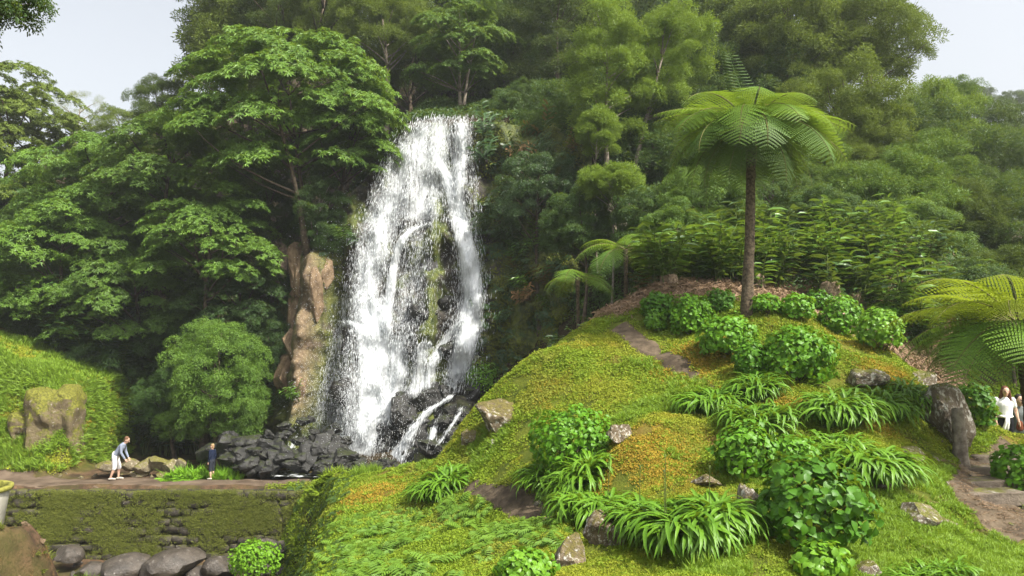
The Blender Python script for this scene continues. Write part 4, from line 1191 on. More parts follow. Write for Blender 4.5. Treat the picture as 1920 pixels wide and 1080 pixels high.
# ------------------------------------------------------------------ hydrangeas
def leaf_big(seed):
    r = np.random.default_rng(seed)
    n = 5; s = np.linspace(0, 1, n)
    w = np.array([.05, .33, .38, .24, .0])
    droop = r.uniform(.15, .4)
    z = .04 * np.sin(np.pi * s) - droop * s ** 2.2 * .5
    V = []
    for k in range(n):
        V += [(s[k], -w[k], z[k] + w[k] * .22 + r.normal(0, .012)), (s[k], 0, z[k]), (s[k], w[k], z[k] + w[k] * .22 + r.normal(0, .012))]
    F = []
    for k in range(n - 1):
        a = k * 3
        F += [(a, a + 3, a + 4, a + 1), (a + 1, a + 4, a + 5, a + 2)]
    return np.array(V, float), np.array(F)
LB = [leaf_big(s) for s in range(4)]
_lbm = {}
def leaf_big_mesh(i, mat):
    k = (i, mat)
    if k not in _lbm: _lbm[k] = mk_mesh('leaf', LB[i][0], LB[i][1], M[mat], True)
    return _lbm[k]

def mat_euler(R): return Matrix(R.tolist()).to_euler()

def hydrangea(px, py, w, h, mat, label, nobj=0, leaf=.13,  name='hydrangea', cat='hydrangea', dens=1.0, P=None):
    """px,py: foot of the bush in the photo; w,h size there"""
    leaf *= .88
    b = hit(px, py) if P is None else np.asarray(P)
    d = b[1]; rx = w * .5 * d / FPX; hz = h * d / FPX
    root = empty(name, tuple(b), label, cat, 'hydrangea bushes on the hill' if name == 'hydrangea' else None)
    R = np.array([rx, rx * .95, hz * .58]); cz_ = hz * .45
    A = 2 * np.pi * rx * (rx + hz) * .62
    n = int(np.clip(A / (leaf * leaf * .5) * 1.9, 140, 1900) * dens)
    Dv = fib(int(n * 1.35)); Dv = Dv[Dv[:, 2] > -.62]
    Dv += rng.normal(0, .07, Dv.shape); Dv /= np.linalg.norm(Dv, axis=1, keepdims=True)
    lob = 1 + .32 * pnoise(Dv[:, 0] * 1.9 + px, Dv[:, 1] * 2.2, Dv[:, 2] * 2.2) + .12 * pnoise(Dv[:, 0] * 5.5 + px, Dv[:, 1] * 5.5, Dv[:, 2] * 5.5)
    sh = rng.choice([1, .9, .76], len(Dv), p=[.55, .3, .15]) + rng.normal(0, .03, len(Dv))
    Pl = Dv * R * (lob * sh)[:, None] + [0, 0, cz_]
    th = rng.uniform(0, 6.28, len(Dv))
    tan = np.cross(Dv, rand_dirs(len(Dv))); tan /= np.linalg.norm(tan, axis=1, keepdims=True)
    dl = tan * 1.0 + Dv * rng.uniform(-.2, .8, (len(Dv), 1)); dl[:, 2] -= .2
    up = Dv * .8 + [0, 0, .55] + rng.normal(0, .3, Dv.shape)
    Rm = frames(dl, up, rng.normal(0, .25, len(Dv)))
    Ls = leaf * rng.uniform(.7, 1.25, len(Dv))
    stems = []
    for k in range(12):
        q = Dv[rng.integers(len(Dv))] * R * .8 + [0, 0, cz_]
        stems.append(limb((rng.normal(0, .04), rng.normal(0, .04), -.05), q, .012, .005, .08, 4, 4))
    V, F = merge(stems); add('stems', mk_mesh('stems', V, F, M['bark']), root, kind='stuff')
    face = -(Dv @ np.array([b[0], b[1], b[2] * .5 - .0]) / np.linalg.norm(b)) + .35 * Dv[:, 2] + (sh > .85) * .6
    order = np.argsort(-face); single = order[:nobj]; rest = order[nobj:]
    # leaf stalk start is half a leaf back so that the blade is centred
    for i in single:
        o = add('leaf', leaf_big_mesh(int(rng.integers(4)), mat), root, Pl[i] - Rm[i][:, 0] * Ls[i] * .5, mat_euler(Rm[i]), (Ls[i], Ls[i], Ls[i]))
    if len(rest):
        Vs, Fs = [], []; n0 = 0
        for v_ in range(4):
            ii = rest[v_::4]
            if not len(ii): continue
            Vv, Ff = leaves(Pl[ii] - Rm[ii][:, :, 0] * Ls[ii][:, None] * .5, Rm[ii], Ls[ii], Ls[ii], LB[v_][0], LB[v_][1])
            Vs.append(Vv); Fs.append(Ff + n0); n0 += len(Vv)
        add('foliage', mk_mesh('foliage', np.concatenate(Vs), np.concatenate(Fs), M[mat], True), root, kind='stuff')
    return root

HY = [(1525, 1020, 196, 152, 'hyd_shaded', 'largest dark green hydrangea bush at the lower right', 300, .135),
      (1075, 885, 158, 112, 'hyd', 'dense rounded hydrangea bush left of the orange moss mound', 260, .105),
      (1497, 716, 132, 98, 'hyd', 'big round hydrangea bush in the middle of the hill above the strap leaves', 220, .115),
      (1400, 893, 112, 90, 'hyd', 'hydrangea bush left of the strap leaf row and above the lichen boulder', 200, .11),
      (1488, 885, 90, 62, 'hyd', 'loose hydrangea bush squeezed between its neighbour and the strap leaf row', 120, .10),
      (1297, 628, 76, 72, 'hyd', 'round bright hydrangea left of the tall fern trunk', 0, .11),
      (1236, 600, 66, 50, 'hyd_shaded', 'shaded hydrangea at the left end of the upper row', 0, .11),
      (1347, 588, 58, 44, 'hyd_shaded', 'small hydrangea just left of the tall fern trunk', 0, .11),
      (1365, 668, 104, 70, 'hyd', 'wide low hydrangea on the slope below the tall fern', 0, .11),
      (1580, 630, 80, 68, 'hyd', 'round hydrangea casting a shadow right of the tall fern', 0, .11),
      (1495, 600, 64, 46, 'hyd', 'small hydrangea in the upper row between the fern trunk and the round one', 0, .11),
      (1535, 586, 56, 40, 'hyd_shaded', 'shaded hydrangea at the back of the upper row', 0, .11),
      (1650, 655, 78, 72, 'hyd_lime', 'light green hydrangea at the right end of the upper row', 0, .11),
      (1830, 800, 66, 76, 'hyd_shaded', 'dark hydrangea under the yellow fern left of the couple', 0, .12),
      (1915, 940, 96, 98, 'hyd', 'hydrangea at the right edge beside the steps', 200, .12),
      (1540, 1092, 100, 66, 'hyd_lime', 'small light hydrangea at the bottom edge below the largest one', 110, .115),
      (1410, 706, 66, 62, 'hyd', 'hydrangea tucked behind the upper strap leaf clumps', 0, .105),
      (985, 1092, 104, 54, 'hyd_lime', 'light green leafy bush at the bottom edge left of the moss capped boulder', 110, .09),
      (1436, 588, 52, 34, 'hyd', 'low hydrangea right against the tall fern trunk', 0, .10),
      (1230, 620, 40, 36, 'hyd_lime', 'tiny yellow green hydrangea in front of the shaded one', 0, .10),
      (1660, 610, 60, 40, 'hyd', 'hydrangea behind the light green one at the right end', 0, .11)]
for px, py, w, h, m, lb, no, lf in HY: hydrangea(px, py, w, h, m, lb, no, lf)
hydrangea(903, 735, 62, 56, 'hyd_lime', 'bright yellow green shrub on the hill edge in front of the waterfall', 0, .10, 'shrub', 'shrub', .8)
hydrangea(478, 1078, 84, 60, 'bright_weed', 'bright green bush among the stream boulders at the bottom left', 0, .10, 'shrub', 'shrub', .9, P=at(478, 1078, 23.2))
hydrangea(1728, 640, 80, 90, 'lay_deep', 'twiggy dark shrub left of the low yellow fern', 0, .07, 'shrub', 'shrub', .7)

# ------------------------------------------------------------------ strap leaf clumps
def strap_mesh(L, W, a0, curl, seed):
    r = np.random.default_rng(seed)
    n = 8; s = np.linspace(0, 1, n); ang = a0 - curl * s ** 1.15
    ds = L / (n - 1)
    x = np.r_[0, np.cumsum(np.cos(ang[:-1]) * ds)]; z = np.r_[0, np.cumsum(np.sin(ang[:-1]) * ds)]
    w = W * np.array([.55, .8, .95, 1, 1, .9, .62, .05]) * .5
    y = r.normal(0, .02) * s ** 2
    V = []
    for k in range(n):
        nx, nz = -math.sin(ang[k]), math.cos(ang[k])
        V += [(x[k] + nx * w[k] * .35, y[k] - w[k], z[k] + nz * w[k] * .35), (x[k], y[k], z[k]), (x[k] + nx * w[k] * .35, y[k] + w[k], z[k] + nz * w[k] * .35)]
    F = []
    for k in range(n - 1):
        a = k * 3; F += [(a, a + 3, a + 4, a + 1), (a + 1, a + 4, a + 5, a + 2)]
    return np.array(V), np.array(F)
SL = [strap_mesh(.60, .034, 1.52, 2.9, 1), strap_mesh(.62, .036, 1.45, 3.1, 2), strap_mesh(.58, .034, 1.4, 3.0, 3), strap_mesh(.64, .036, 1.35, 3.0, 4), strap_mesh(.50, .032, 1.55, 2.2, 5), strap_mesh(.60, .036, 1.4, 3.4, 6)]
SLM = [mk_mesh('leaf', v, f, M['strap'], True) for v, f in SL]
def strap_clump(px, py, w, h, label, n=110, nobj=80, stalks=0):
    n = int(n * 3.0)
    b = hit(px, py); d = b[1]; rx = w * .56 * d / FPX; hz = h * d / FPX
    root = empty('agapanthus', tuple(b), label, 'agapanthus', 'strap leaf clumps on the hill')
    k = np.clip(hz / .52, .6, 1.7)
    spread = max(rx - .16 * k, .12)
    A = rng.uniform(0, 6.28, n); q = np.sqrt(rng.uniform(0, 1, n)) * spread
    P = np.stack([q * np.cos(A), q * np.sin(A) * .8, np.zeros(n)], -1)
    P[:, 2] = ground(P[:, 0] + b[0], P[:, 1] + b[1]) - b[2] - .02
    yaw = A + rng.normal(0, 1.2, n)
    tl = rng.normal(0, .12, n); S = k * rng.uniform(.8, 1.2, n)
    idx = rng.integers(0, 6, n)
    front = np.argsort(q * np.sin(A) * .8 + rng.normal(0, .1, n))
    rest = []
    for r, i in enumerate(front):
        if r < nobj: add('leaf', SLM[idx[i]], root, P[i], (rng.normal(0, .25), tl[i], yaw[i]), S[i])
        else: rest.append(i)
    if rest:
        ps = []
        for i in rest:
            Rm = np.array(Euler((rng.normal(0, .25), tl[i], yaw[i])).to_matrix())
            ps.append((SL[idx[i]][0] @ Rm.T * S[i] + P[i], SL[idx[i]][1]))
        V, F = merge(ps); add('foliage', mk_mesh('foliage', V, F, M['strap'], True), root, kind='stuff')
    for s_ in range(stalks):
        a = rng.uniform(-spread, spread); hh = hz * rng.uniform(1.1, 1.5)
        V, F = tube([(a, 0, 0), (a * 1.05, .02, hh * .5), (a * 1.12 + .02, .03, hh), (a * 1.12 + .02, .03, hh + .05)], [.007, .006, .005, .014], 5)
        add('flower_stalk', mk_mesh('flower_stalk', V, F, M['stem']), root)
AG = [(1222, 1008, 110, 92, 'strap leaf clump forming the left part of the largest row at the bottom', 120, 100, 1),
      (1288, 1024, 130, 112, 'large strap leaf clump hanging forward in the middle of the bottom row', 150, 120, 2),
      (1342, 1000, 96, 100, 'strap leaf clump at the right end of the bottom row by the lichen boulder', 110, 90, 1),
      (1112, 975, 118, 76, 'strap leaf clump behind the brown and white boulder', 120, 90, 1),
      (1090, 920, 86, 74, 'strap leaf clump below the right side of the dense hydrangea', 100, 70, 0),
      (1022, 915, 64, 62, 'strap leaf clump below the left side of the dense hydrangea', 80, 50, 0),
      (828, 928, 90, 58, 'lone strap leaf clump on the terrace near the weir end', 110, 80, 0),
      (1330, 775, 88, 66, 'left strap leaf clump of the trio in the middle of the hill', 100, 60, 0),
      (1415, 742, 84, 58, 'upper strap leaf clump of the trio in the middle of the hill', 100, 50, 0),
      (1422, 803, 116, 66, 'lower strap leaf clump of the trio in the middle of the hill', 120, 80, 0),
      (1575, 788, 108, 74, 'strap leaf clump at the left of the row below the grey boulder', 120, 80, 0),
      (1660, 776, 90, 62, 'strap leaf clump in the middle of the row below the grey boulder', 100, 60, 0),
      (1715, 762, 70, 56, 'strap leaf clump at the right of the row below the grey boulder', 90, 50, 0),
      (1560, 862, 116, 66, 'strap leaf clump directly behind the largest hydrangea', 120, 70, 0),
      (1640, 900, 126, 88, 'strap leaf clump spilling down right of the largest hydrangea', 140, 100, 0),
      (1750, 1092, 130, 54, 'strap leaf clump at the bottom edge right of the middle', 110, 60, 0)]
for a_ in AG: strap_clump(*a_)

# ------------------------------------------------------------------ tree ferns
def frond_mesh(name, L, a0, a1, mat, npin=21, pl=.28, seed=0, fold=.25, fine=12):
    """arching rachis with rows of toothed pinnae"""
    r = np.random.default_rng(seed)
    n = 24; s = np.linspace(0, 1, n); ang = a0 + (a1 - a0) * s ** 1.2; ds = L / (n - 1)
    x = np.r_[0, np.cumsum(np.cos(ang[:-1]) * ds)]; z = np.r_[0, np.cumsum(np.sin(ang[:-1]) * ds)]
    parts = []
    V, F = tube(np.stack([x, np.zeros(n), z], -1), np.linspace(.016, .003, n) * L / 2, 5); stem = (V, F)
    for k in range(npin):
        t_ = .14 + .86 * (k + .5) / npin
        cx_, cz_, an = np.interp(t_, s, x), np.interp(t_, s, z), np.interp(t_, s, ang)
        ll = pl * L * np.sin(np.pi * min(1, .16 + .82 * t_)) ** .8 + .02
        for sd in (-1, 1):
            m = fine; u = np.linspace(.06, 1, m)
            d = np.array([.38 * math.cos(an), sd, .38 * math.sin(an)]); d /= np.linalg.norm(d)
            nrm = np.array([-math.sin(an), 0, math.cos(an)])
            dr = r.uniform(.12, .3)
            P = np.array([cx_, 0, cz_]) + d * (ll * u)[:, None] - nrm * (ll * dr * u ** 1.7)[:, None] - nrm * fold * ll * u[:, None] * .4
            fw_ = np.array([math.cos(an), 0, math.sin(an)])
            wl = ll * .092 * (1 - .7 * u ** 1.5) + .003
            for q in (-1, 1):
                D = fw_[None] * q + d[None] * .55 - nrm[None] * .10
                parts.append(leaves(P, frames(np.repeat(D, m, 0), nrm), wl, np.full(m, ll / m * .95)))
    V, F = merge(parts)
    me = mk_mesh(name, V, F, M[mat], True)
    Vs, Fs = stem
    return me, mk_mesh(name + '_stem', Vs, Fs, M['frond_stem'], True)

FR = {}
for key, a0, a1, mat in (('up', .80, -.75, 'fern'), ('mid', .5, -1.05, 'fern'), ('low', .15, -1.35, 'fern_mid'), ('hang', -.45, -1.5, 'fern_dark'), ('out', .40, -.40, 'fern'),
                         ('y_up', .9, -.5, 'fern_backlit'), ('y_mid', .55, -.8, 'fern_backlit'), ('y_low', .2, -1.0, 'fern'), ('o_low', .0, -1.1, 'fern_dark')):
    FR[key] = frond_mesh('frond', 1.0, a0, a1, mat, seed=len(FR))

def frond(root, key, yaw, L, z0, tilt=0.0, roll=0.0, label=None):
    o = add('frond', FR[key][0], root, z0, (roll, tilt, yaw), L)
    if label: o['label'] = label
    add('stalk', FR[key][1], o)
    return o

def tree_fern(base, top, tr, spec, label, bark='fern_trunk', name='tree_fern'):
    base = np.asarray(base, float); top = np.asarray(top, float)
    root = empty(name, tuple(base), label, 'tree fern')
    n = 30; s = np.linspace(0, 1, n); P = (top - base) * s[:, None] + np.stack([.04 * np.sin(s * 3), 0 * s, 0 * s], -1); P[0, 2] -= .3
    R = tr * (1.05 - .25 * s + .25 * np.exp(-s * 10) + .30 * sstep(.72, 1, s)) 
    V, F = tube(P, R, 18)
    # scars of old frond bases
    m = len(P) * 18
    V[:m] += (V[:m] - np.repeat(P, 18, 0)) * (.16 * fbm(V[:m, 0] * 22, V[:m, 1] * 22, V[:m, 2] * 9, 3))[:, None]
    add('trunk', mk_mesh('trunk', V, F, M[bark], True), root)
    t0 = top - base
    for key, yaw, L, tilt in spec:
        ya = math.radians(yaw)
        frond(root, key, ya, L, tuple(t0 + [math.cos(ya) * tr * .6, math.sin(ya) * tr * .6, rng.uniform(-.05, .05)]), tilt, rng.normal(0, .15))
    return root

fb0 = hit(1400, 589); ft = at(1407, 232, fb0[1])
spec = []
for k in range(7): spec.append(('up', k * 51 + rng.uniform(-10, 10), rng.uniform(2.0, 2.35), rng.uniform(.0, .2)))
for k in range(11): spec.append(('mid', k * 33 + 15 + rng.uniform(-9, 9), rng.uniform(2.1, 2.4), rng.uniform(-.05, .15)))
for k in range(12): spec.append(('low', k * 30 + rng.uniform(-10, 10), rng.uniform(2.3, 2.75), rng.uniform(-.05, .12)))
for k in range(11): spec.append(('hang', k * 33 + rng.uniform(-12, 12), rng.uniform(1.8, 2.3), rng.uniform(-.1, .1)))
spec += [('out', 176, 2.35, -.05), ('out', 184, 2.4, .05), ('out', 4, 2.45, .1), ('out', -12, 2.4, .15)]
tf = tree_fern(fb0, ft, .125, spec, 'tall tree fern with a wide umbrella crown standing on the hill')
# upright young frond with its rows of unopened pinnae, and a curled crozier
t0 = ft - fb0
V, F = tube(np.stack([np.linspace(0, -.52, 12), np.zeros(12), np.linspace(0, 1.62, 12)], -1), np.linspace(.022, .006, 12), 6)
yf = add('young_frond', mk_mesh('young_frond', V, F, M['fern_dark']), tf, tuple(t0 + [.0, -.1, .05]), label='upright young frond with unopened side leaflets')
for k in range(15):
    u = .30 + .68 * k / 14; ln = .42 * (1 - .72 * (u - .3))
    for sd in (-1, 1):
        P = np.array([(-.52 * u, 0, 1.62 * u), (-.52 * u + sd * ln * .5, .0, 1.62 * u + .01 + .05 * ln), (-.52 * u + sd * ln, .0, 1.62 * u + .10 * ln), (-.52 * u + sd * (ln - .02), 0, 1.62 * u + .10 * ln + .03)])
        V, F = tube(P, [.012, .016, .015, .010], 5)
        add('pinna', mk_mesh('pinna', V, F, M['fern_dark']), yf)
ang = np.linspace(0, 5.2, 22); rr = .12 * (1 - ang / 6.5)
P = np.concatenate([[(0, 0, 0), (.02, 0, .2), (.05, 0, .36)], np.stack([.05 - .0 + rr[0] - rr * np.cos(ang), 0 * ang, .38 + rr * np.sin(ang)], -1)])
V, F = tube(P, np.r_[.03, .03, .028, np.linspace(.028, .014, 22)], 7)
add('crozier', mk_mesh('crozier', V, F, M['crozier']), tf, tuple(t0 + [.28, 0, 0]), label='curled brown young frond')

def mid_fern(px, py_top, py_base, Y, L, label, keys=('mid', 'low', 'up'), tr=.07, n=9):
    top = at(px, py_top, Y); base = at(px - 2, py_base, Y); base[2] = min(base[2], float(ground(base[0], base[1])) + .05)
    sp = [(keys[k % len(keys)], k * 360 / n + rng.uniform(-14, 14), L * rng.uniform(.85, 1.15), rng.uniform(-.1, .15)) for k in range(n)]
    return tree_fern(base, top, tr, sp, label)
mid_fern(1172, 468, 560, 22.5, 1.75, 'middle sized tree fern at the foot of the slender trees', n=11)
mid_fern(1082, 520, 600, 22.8, 1.45, 'small tree fern with few bright fronds left of the middle sized one', ('low', 'mid'), .06, 7)
# low yellow fern at the right edge
sp = []
for k in range(16): sp.append((('y_up', 'y_mid', 'y_low')[k % 3], 100 + k * 14 + rng.uniform(-8, 8), rng.uniform(1.9, 2.3), rng.uniform(-.1, .15)))
for k in range(14): sp.append((('y_low', 'o_low')[k % 2], 100 + k * 14, rng.uniform(1.7, 2.2), rng.uniform(0, .25)))
for k in range(6): sp.append((('y_up', 'y_mid')[k % 2], -40 + k * 30, rng.uniform(1.8, 2.1), 0))
yb = at(1945, 800, 13.2); yb[2] = float(ground(yb[0], yb[1]))
tree_fern(yb, at(1912, 606, 12.9), .16, sp, 'low tree fern with yellow backlit fronds at the right edge')

# ------------------------------------------------------------------ glossy ginger plants
def ginger_mesh(seed, hgt=1.3, ns=7):
    r = np.random.default_rng(seed); ps = []; st = []
    for k in range(ns):
        a = r.uniform(0, 6.28); lean = r.uniform(.15, .6); H_ = hgt * r.uniform(.65, 1.1); b0 = r.uniform(-.18, .18, 2)
        n = 8; s = np.linspace(0, 1, n)
        P = np.stack([b0[0] + lean * H_ * s ** 1.8 * math.cos(a), b0[1] + lean * H_ * s ** 1.8 * math.sin(a), H_ * s * (1 - .22 * lean * s)], -1)
        st.append(tube(P, np.linspace(.014, .006, n), 4))
        m = 11; t_ = np.linspace(.28, 1, m)
        Q = np.stack([np.interp(t_, s, P[:, i]) for i in range(3)], -1)
        sd = np.where(np.arange(m) % 2, 1, -1)
        D = np.stack([math.cos(a) * .55 - sd * math.sin(a), math.sin(a) * .55 + sd * math.cos(a), r.uniform(-.15, .35, m)], -1)
        ll = r.uniform(.26, .44, m)
        ps.append(leaves(Q, frames(D, roll=r.normal(0, .3, m)), ll, ll * .29, LEAF6 * [1, 1, 1.2], F6))
    return merge(ps), merge(st)
GM = []
for s in range(5):
    a_, b_ = ginger_mesh(s)
    GM.append({m: mk_mesh('foliage', a_[0], a_[1], M[m], True) for m in ('ginger', 'ginger_dark', 'dry')} | {'st': mk_mesh('stems', b_[0], b_[1], M['stem'], True)})
def ginger(P, s, mat, label, group, tip=(0, 0)):
    k = int(rng.integers(5))
    root = empty('ginger_plant', tuple(P), label, 'plant', group, (tip[0], tip[1], rng.uniform(0, 6.28)), s)
    f = add('foliage', GM[k][mat], root, kind='stuff'); add('stems', GM[k]['st'], root, kind='stuff')
GR = np.random.default_rng(21)
for k in range(62):
    px = GR.uniform(1235, 1765); Y = GR.uniform(20.6, 24.0)
    X = (px - 960) / FPX * Y
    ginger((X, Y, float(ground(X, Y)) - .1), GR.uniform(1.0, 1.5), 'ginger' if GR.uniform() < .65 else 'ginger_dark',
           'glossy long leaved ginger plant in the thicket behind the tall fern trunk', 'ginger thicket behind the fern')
for k in range(46):
    px = GR.uniform(892, 1085); py = GR.uniform(238, 450)
    if px < 905 + (py - 238) * .08: px += 25
    P = on_cliff(px, py + 14)
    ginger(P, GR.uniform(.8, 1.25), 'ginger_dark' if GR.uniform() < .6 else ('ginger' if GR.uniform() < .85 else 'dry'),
           'glossy leaved plant hanging on the cliff right of the waterfall top', 'plants hanging on the cliff', (GR.uniform(.5, .9), 0))
for k in range(26):
    px = GR.uniform(1000, 1235); Y = GR.uniform(21.3, 24.5); X = (px - 960) / FPX * Y
    ginger((X, Y, float(ground(X, Y)) - .1), GR.uniform(.45, .85), 'ginger_dark' if k % 3 else ('dry' if k % 2 else 'ginger'),
           'low leafy plant on the littered bank under the two small tree ferns', 'plants on the littered bank')
for k in range(30):
    px = GR.uniform(935, 1120); py = GR.uniform(455, 600)
    P = on_cliff(px, py + 12)
    ginger(P, GR.uniform(.6, 1.0), 'ginger' if GR.uniform() < .55 else ('ginger_dark' if GR.uniform() < .8 else 'dry'),
           'leafy plant at the cliff foot behind the small tree ferns', 'plants at the cliff foot', (GR.uniform(.3, .7), 0))
for k in range(44):
    px = GR.uniform(90, 480); Y = GR.uniform(33.5, 37.0)
    X = (px - 960) / FPX * Y
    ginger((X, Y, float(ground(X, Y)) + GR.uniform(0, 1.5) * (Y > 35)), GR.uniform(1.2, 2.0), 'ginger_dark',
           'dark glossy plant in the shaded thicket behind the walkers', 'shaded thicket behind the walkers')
for k in range(26):
    px = GR.uniform(480, 660); py = GR.uniform(380, 470) if k < 12 else GR.uniform(640, 790)
    if k >= 12: px = GR.uniform(470, 560)
    P = on_cliff(px, py)
    ginger(P, GR.uniform(.5, .9), 'ginger_dark' if k % 3 else 'ginger', 'small leafy plant clinging to the rocks round the brown outcrop', 'plants on the brown outcrop', (GR.uniform(.3, .8), 0))

# ------------------------------------------------------------------ ground cover
def near_path(X, Y, m=0.0):
    bad = np.zeros(len(X), bool)
    for C, W in PATHS:
        c = C[::3]; w = W[::3]
        d = np.sqrt((X[:, None] - c[None, :, 0]) ** 2 + (Y[:, None] - c[None, :, 1]) ** 2)
        bad |= (d < (w * .44 + m)[None]).any(1)
    return bad
def gnormal(X, Y, e=.12):
    return np.stack([-(ground(X + e, Y) - ground(X - e, Y)) / (2 * e), -(ground(X, Y + e) - ground(X, Y - e)) / (2 * e), np.ones(len(X))], -1)

Q = np.random.default_rng(77)
N = 250000
Y = 7.6 * (21.5 / 7.6) ** Q.uniform(0, 1, N)
X = (Q.uniform(540, 1960, N) - 960) / FPX * Y
Z = ground(X, Y)
ppx, ppy, _d = to_px(np.stack([X, Y, Z], -1))
ok = (edge_d(X, Y) > -.25) & (ppy < 1100) & (ppy > 560) & ~near_path(X, Y)
ok &= ~((ppy < 620) & (Y > 19.9))
X, Y, Z, ppx, ppy = (a[ok] for a in (X, Y, Z, ppx, ppy))
Nn = gnormal(X, Y); Nn[:, 2] *= 1.4
pz = fbm(X * .7, Y * .7, 2.2, 3)
bare = fbm(X * 1.3, Y * 1.3, 7.7, 4) + Q.normal(0, .15, len(X)) > .33
cls = np.where(pz + Q.normal(0, .25, len(X)) > .05, 0, 1)
cls = np.where((pz < -.42) & (Q.uniform(size=len(X)) < .35), 2, cls)
left_low = (ppx < 1010) & (ppy > 890) & (ppx > 560)
cls = np.where(left_low & (Q.uniform(size=len(X)) < .6), 1, cls)
cls = np.where((ppx > 1560) & (ppy > 880) & (Q.uniform(size=len(X)) < .5), 2, cls)
for _bx, _by, _r in ((1200, 850, .95), (1315, 668, 1.0), (1640, 790, .5), (1660, 700, .6), (1480, 760, .5), (690, 925, 1.5)):
    _P = hit(_bx, _by); dq = np.hypot(X - _P[0], Y - _P[1]) / _r
    cls = np.where((dq + .5 * pz + Q.normal(0, .2, len(X)) < .85) & (Q.uniform(size=len(X)) < .75), 3, cls)
for c_, key, mt, nm, lb, s0, s1 in ((3, 'moss', 'moss_orange', 'moss', 'orange moss on the mounds of the hill', .5, 1.1), (0, 'moss', 'moss_leaf', 'moss', 'yellow moss carpet covering the hill', .4, 1.0), (1, 'moss', 'moss_green', 'ground_cover', 'small leaved green ground cover on the hill', .5, 1.35), (2, 'grass', 'grass', 'grass', 'short grass patches on the hill', .5, 1.0)):
    k = (cls == c_) & ~bare
    P = np.stack([X[k], Y[k], Z[k] - .005], -1)
    S = Q.uniform(s0, s1, k.sum()) * np.clip(Y[k] / 12, .8, 1.5)
    scatter(nm, key, M[mt], P, normal_euler(Nn[k] + Q.normal(0, .2, (k.sum(), 3)), Q.uniform(0, 6.28, k.sum())), S, kind='stuff', label=lb, cat=nm.replace('_', ' '))
# small ferns in the hollow at the bottom and along the shaded edge
n = 900
X = Q.uniform(-4, 3, n); Y = Q.uniform(8.5, 16, n); Z = ground(X, Y); a_, b_, _d = to_px(np.stack([X, Y, Z], -1))
k = (edge_d(X, Y) > -.2) & (a_ > 600) & (a_ < 1060) & (b_ > 925) & (fbm(X * .8, Y * .8, 5.5, 3) + Q.normal(0, .25, n) > -.1) & ~near_path(X, Y, .1)
X, Y, Z = X[k], Y[k], Z[k]
scatter('ferns', 'fernlet', M['fern'], np.stack([X, Y, Z], -1), normal_euler(gnormal(X, Y) + [0, -.2, .6], Q.uniform(0, 6.28, len(X))), Q.uniform(.6, 1.6, len(X)), kind='stuff', label='small bright ferns in the hollow at the bottom', cat='ferns')
# growth on the steep shaded side of the hill
n = 15000
Y = 9.5 + 17.5 * Q.uniform(0, 1, n) ** 1.1; X = np.interp(Y, EDGE_Y, EDGE_X) - 1.85 * Q.uniform(0, 1, n) + .15; Z = ground(X, Y)
Nn = gnormal(X, Y, .08); Nn[:, 2] *= .9
k = Q.uniform(size=n) < .8
scatter('ground_cover', 'moss', M['moss_green'], np.stack([X, Y, Z], -1)[k], normal_euler(Nn[k], Q.uniform(0, 6.28, k.sum())), Q.uniform(1.0, 2.6, k.sum()), kind='stuff', label='dark leafy growth on the steep shaded hill side above the stream', cat='ground cover')
k = Q.uniform(size=n) < .05
scatter('ferns', 'fernlet', M['fern_dark'], np.stack([X, Y, Z], -1)[k], normal_euler(Nn[k] + [0, 0, .5], Q.uniform(0, 6.28, k.sum())), Q.uniform(.6, 1.4, k.sum()), kind='stuff', label='dark ferns hanging on the steep hill side above the stream', cat='ferns')
# grass on the left bank
n = 26000
X = Q.uniform(-27, -16.9, n); Y = Q.uniform(28.4, 34.5, n); Z = ground(X, Y)
k = (Z > -4.9 + .4 * pnoise(X, Y)) & (fbm(X * .5, Y * .5, 1.2, 3) + Q.normal(0, .25, n) > -.05)
X, Y, Z = X[k], Y[k], Z[k]
scatter('grass', 'grass', M['grass'], np.stack([X, Y, Z], -1), normal_euler(gnormal(X, Y) + [0, 0, .5], Q.uniform(0, 6.28, len(X))), Q.uniform(.7, 2.6, len(X)) * (1 + .5 * pnoise(X * .8, Y * .8, 3)), kind='stuff', label='bright grass on the left bank', cat='grass')
n = 16000
X = Q.uniform(-27, -16.9, n); Y = Q.uniform(28.4, 34.5, n); Z = ground(X, Y); k = (Z > -4.9 + .4 * pnoise(X, Y))
X, Y, Z = X[k], Y[k], Z[k]
scatter('moss', 'moss', M['moss_leaf'], np.stack([X, Y, Z], -1), normal_euler(gnormal(X, Y), Q.uniform(0, 6.28, len(X))), Q.uniform(1.2, 2.6, len(X)), kind='stuff', label='yellow moss between the grass of the left bank', cat='moss')
# dry litter on the bank behind the hydrangeas
n = 5200
Y = Q.uniform(19.8, 25, n); X = (Q.uniform(1000, 1800, n) - 960) / FPX * Y; Y = Y + 2.0 * (X < 2.6); Z = ground(X, Y)
scatter('litter', 'litter', M['litter'], np.stack([X, Y, Z], -1), normal_euler(gnormal(X, Y), Q.uniform(0, 6.28, n)), Q.uniform(.7, 1.8, n), kind='stuff', label='dry twigs and leaves on the bank behind the hydrangeas', cat='leaf litter')
# undergrowth on the forest floor
n = 9000
Y = Q.uniform(21.5, 46, n); X = (Q.uniform(-40, 1960, n) - 960) / FPX * Y; Z = ground(X, Y)
k = (X > -1) & (Z > .5) | (Y > 36)
X, Y, Z = X[k], Y[k], Z[k]
scatter('undergrowth', 'rnd', M['lay_deep'], np.stack([X, Y, Z + .1], -1), normal_euler(gnormal(X, Y), Q.uniform(0, 6.28, len(X))), Q.uniform(.5, 1.6, len(X)), kind='stuff', label='low dark undergrowth on the forest floor', cat='undergrowth')
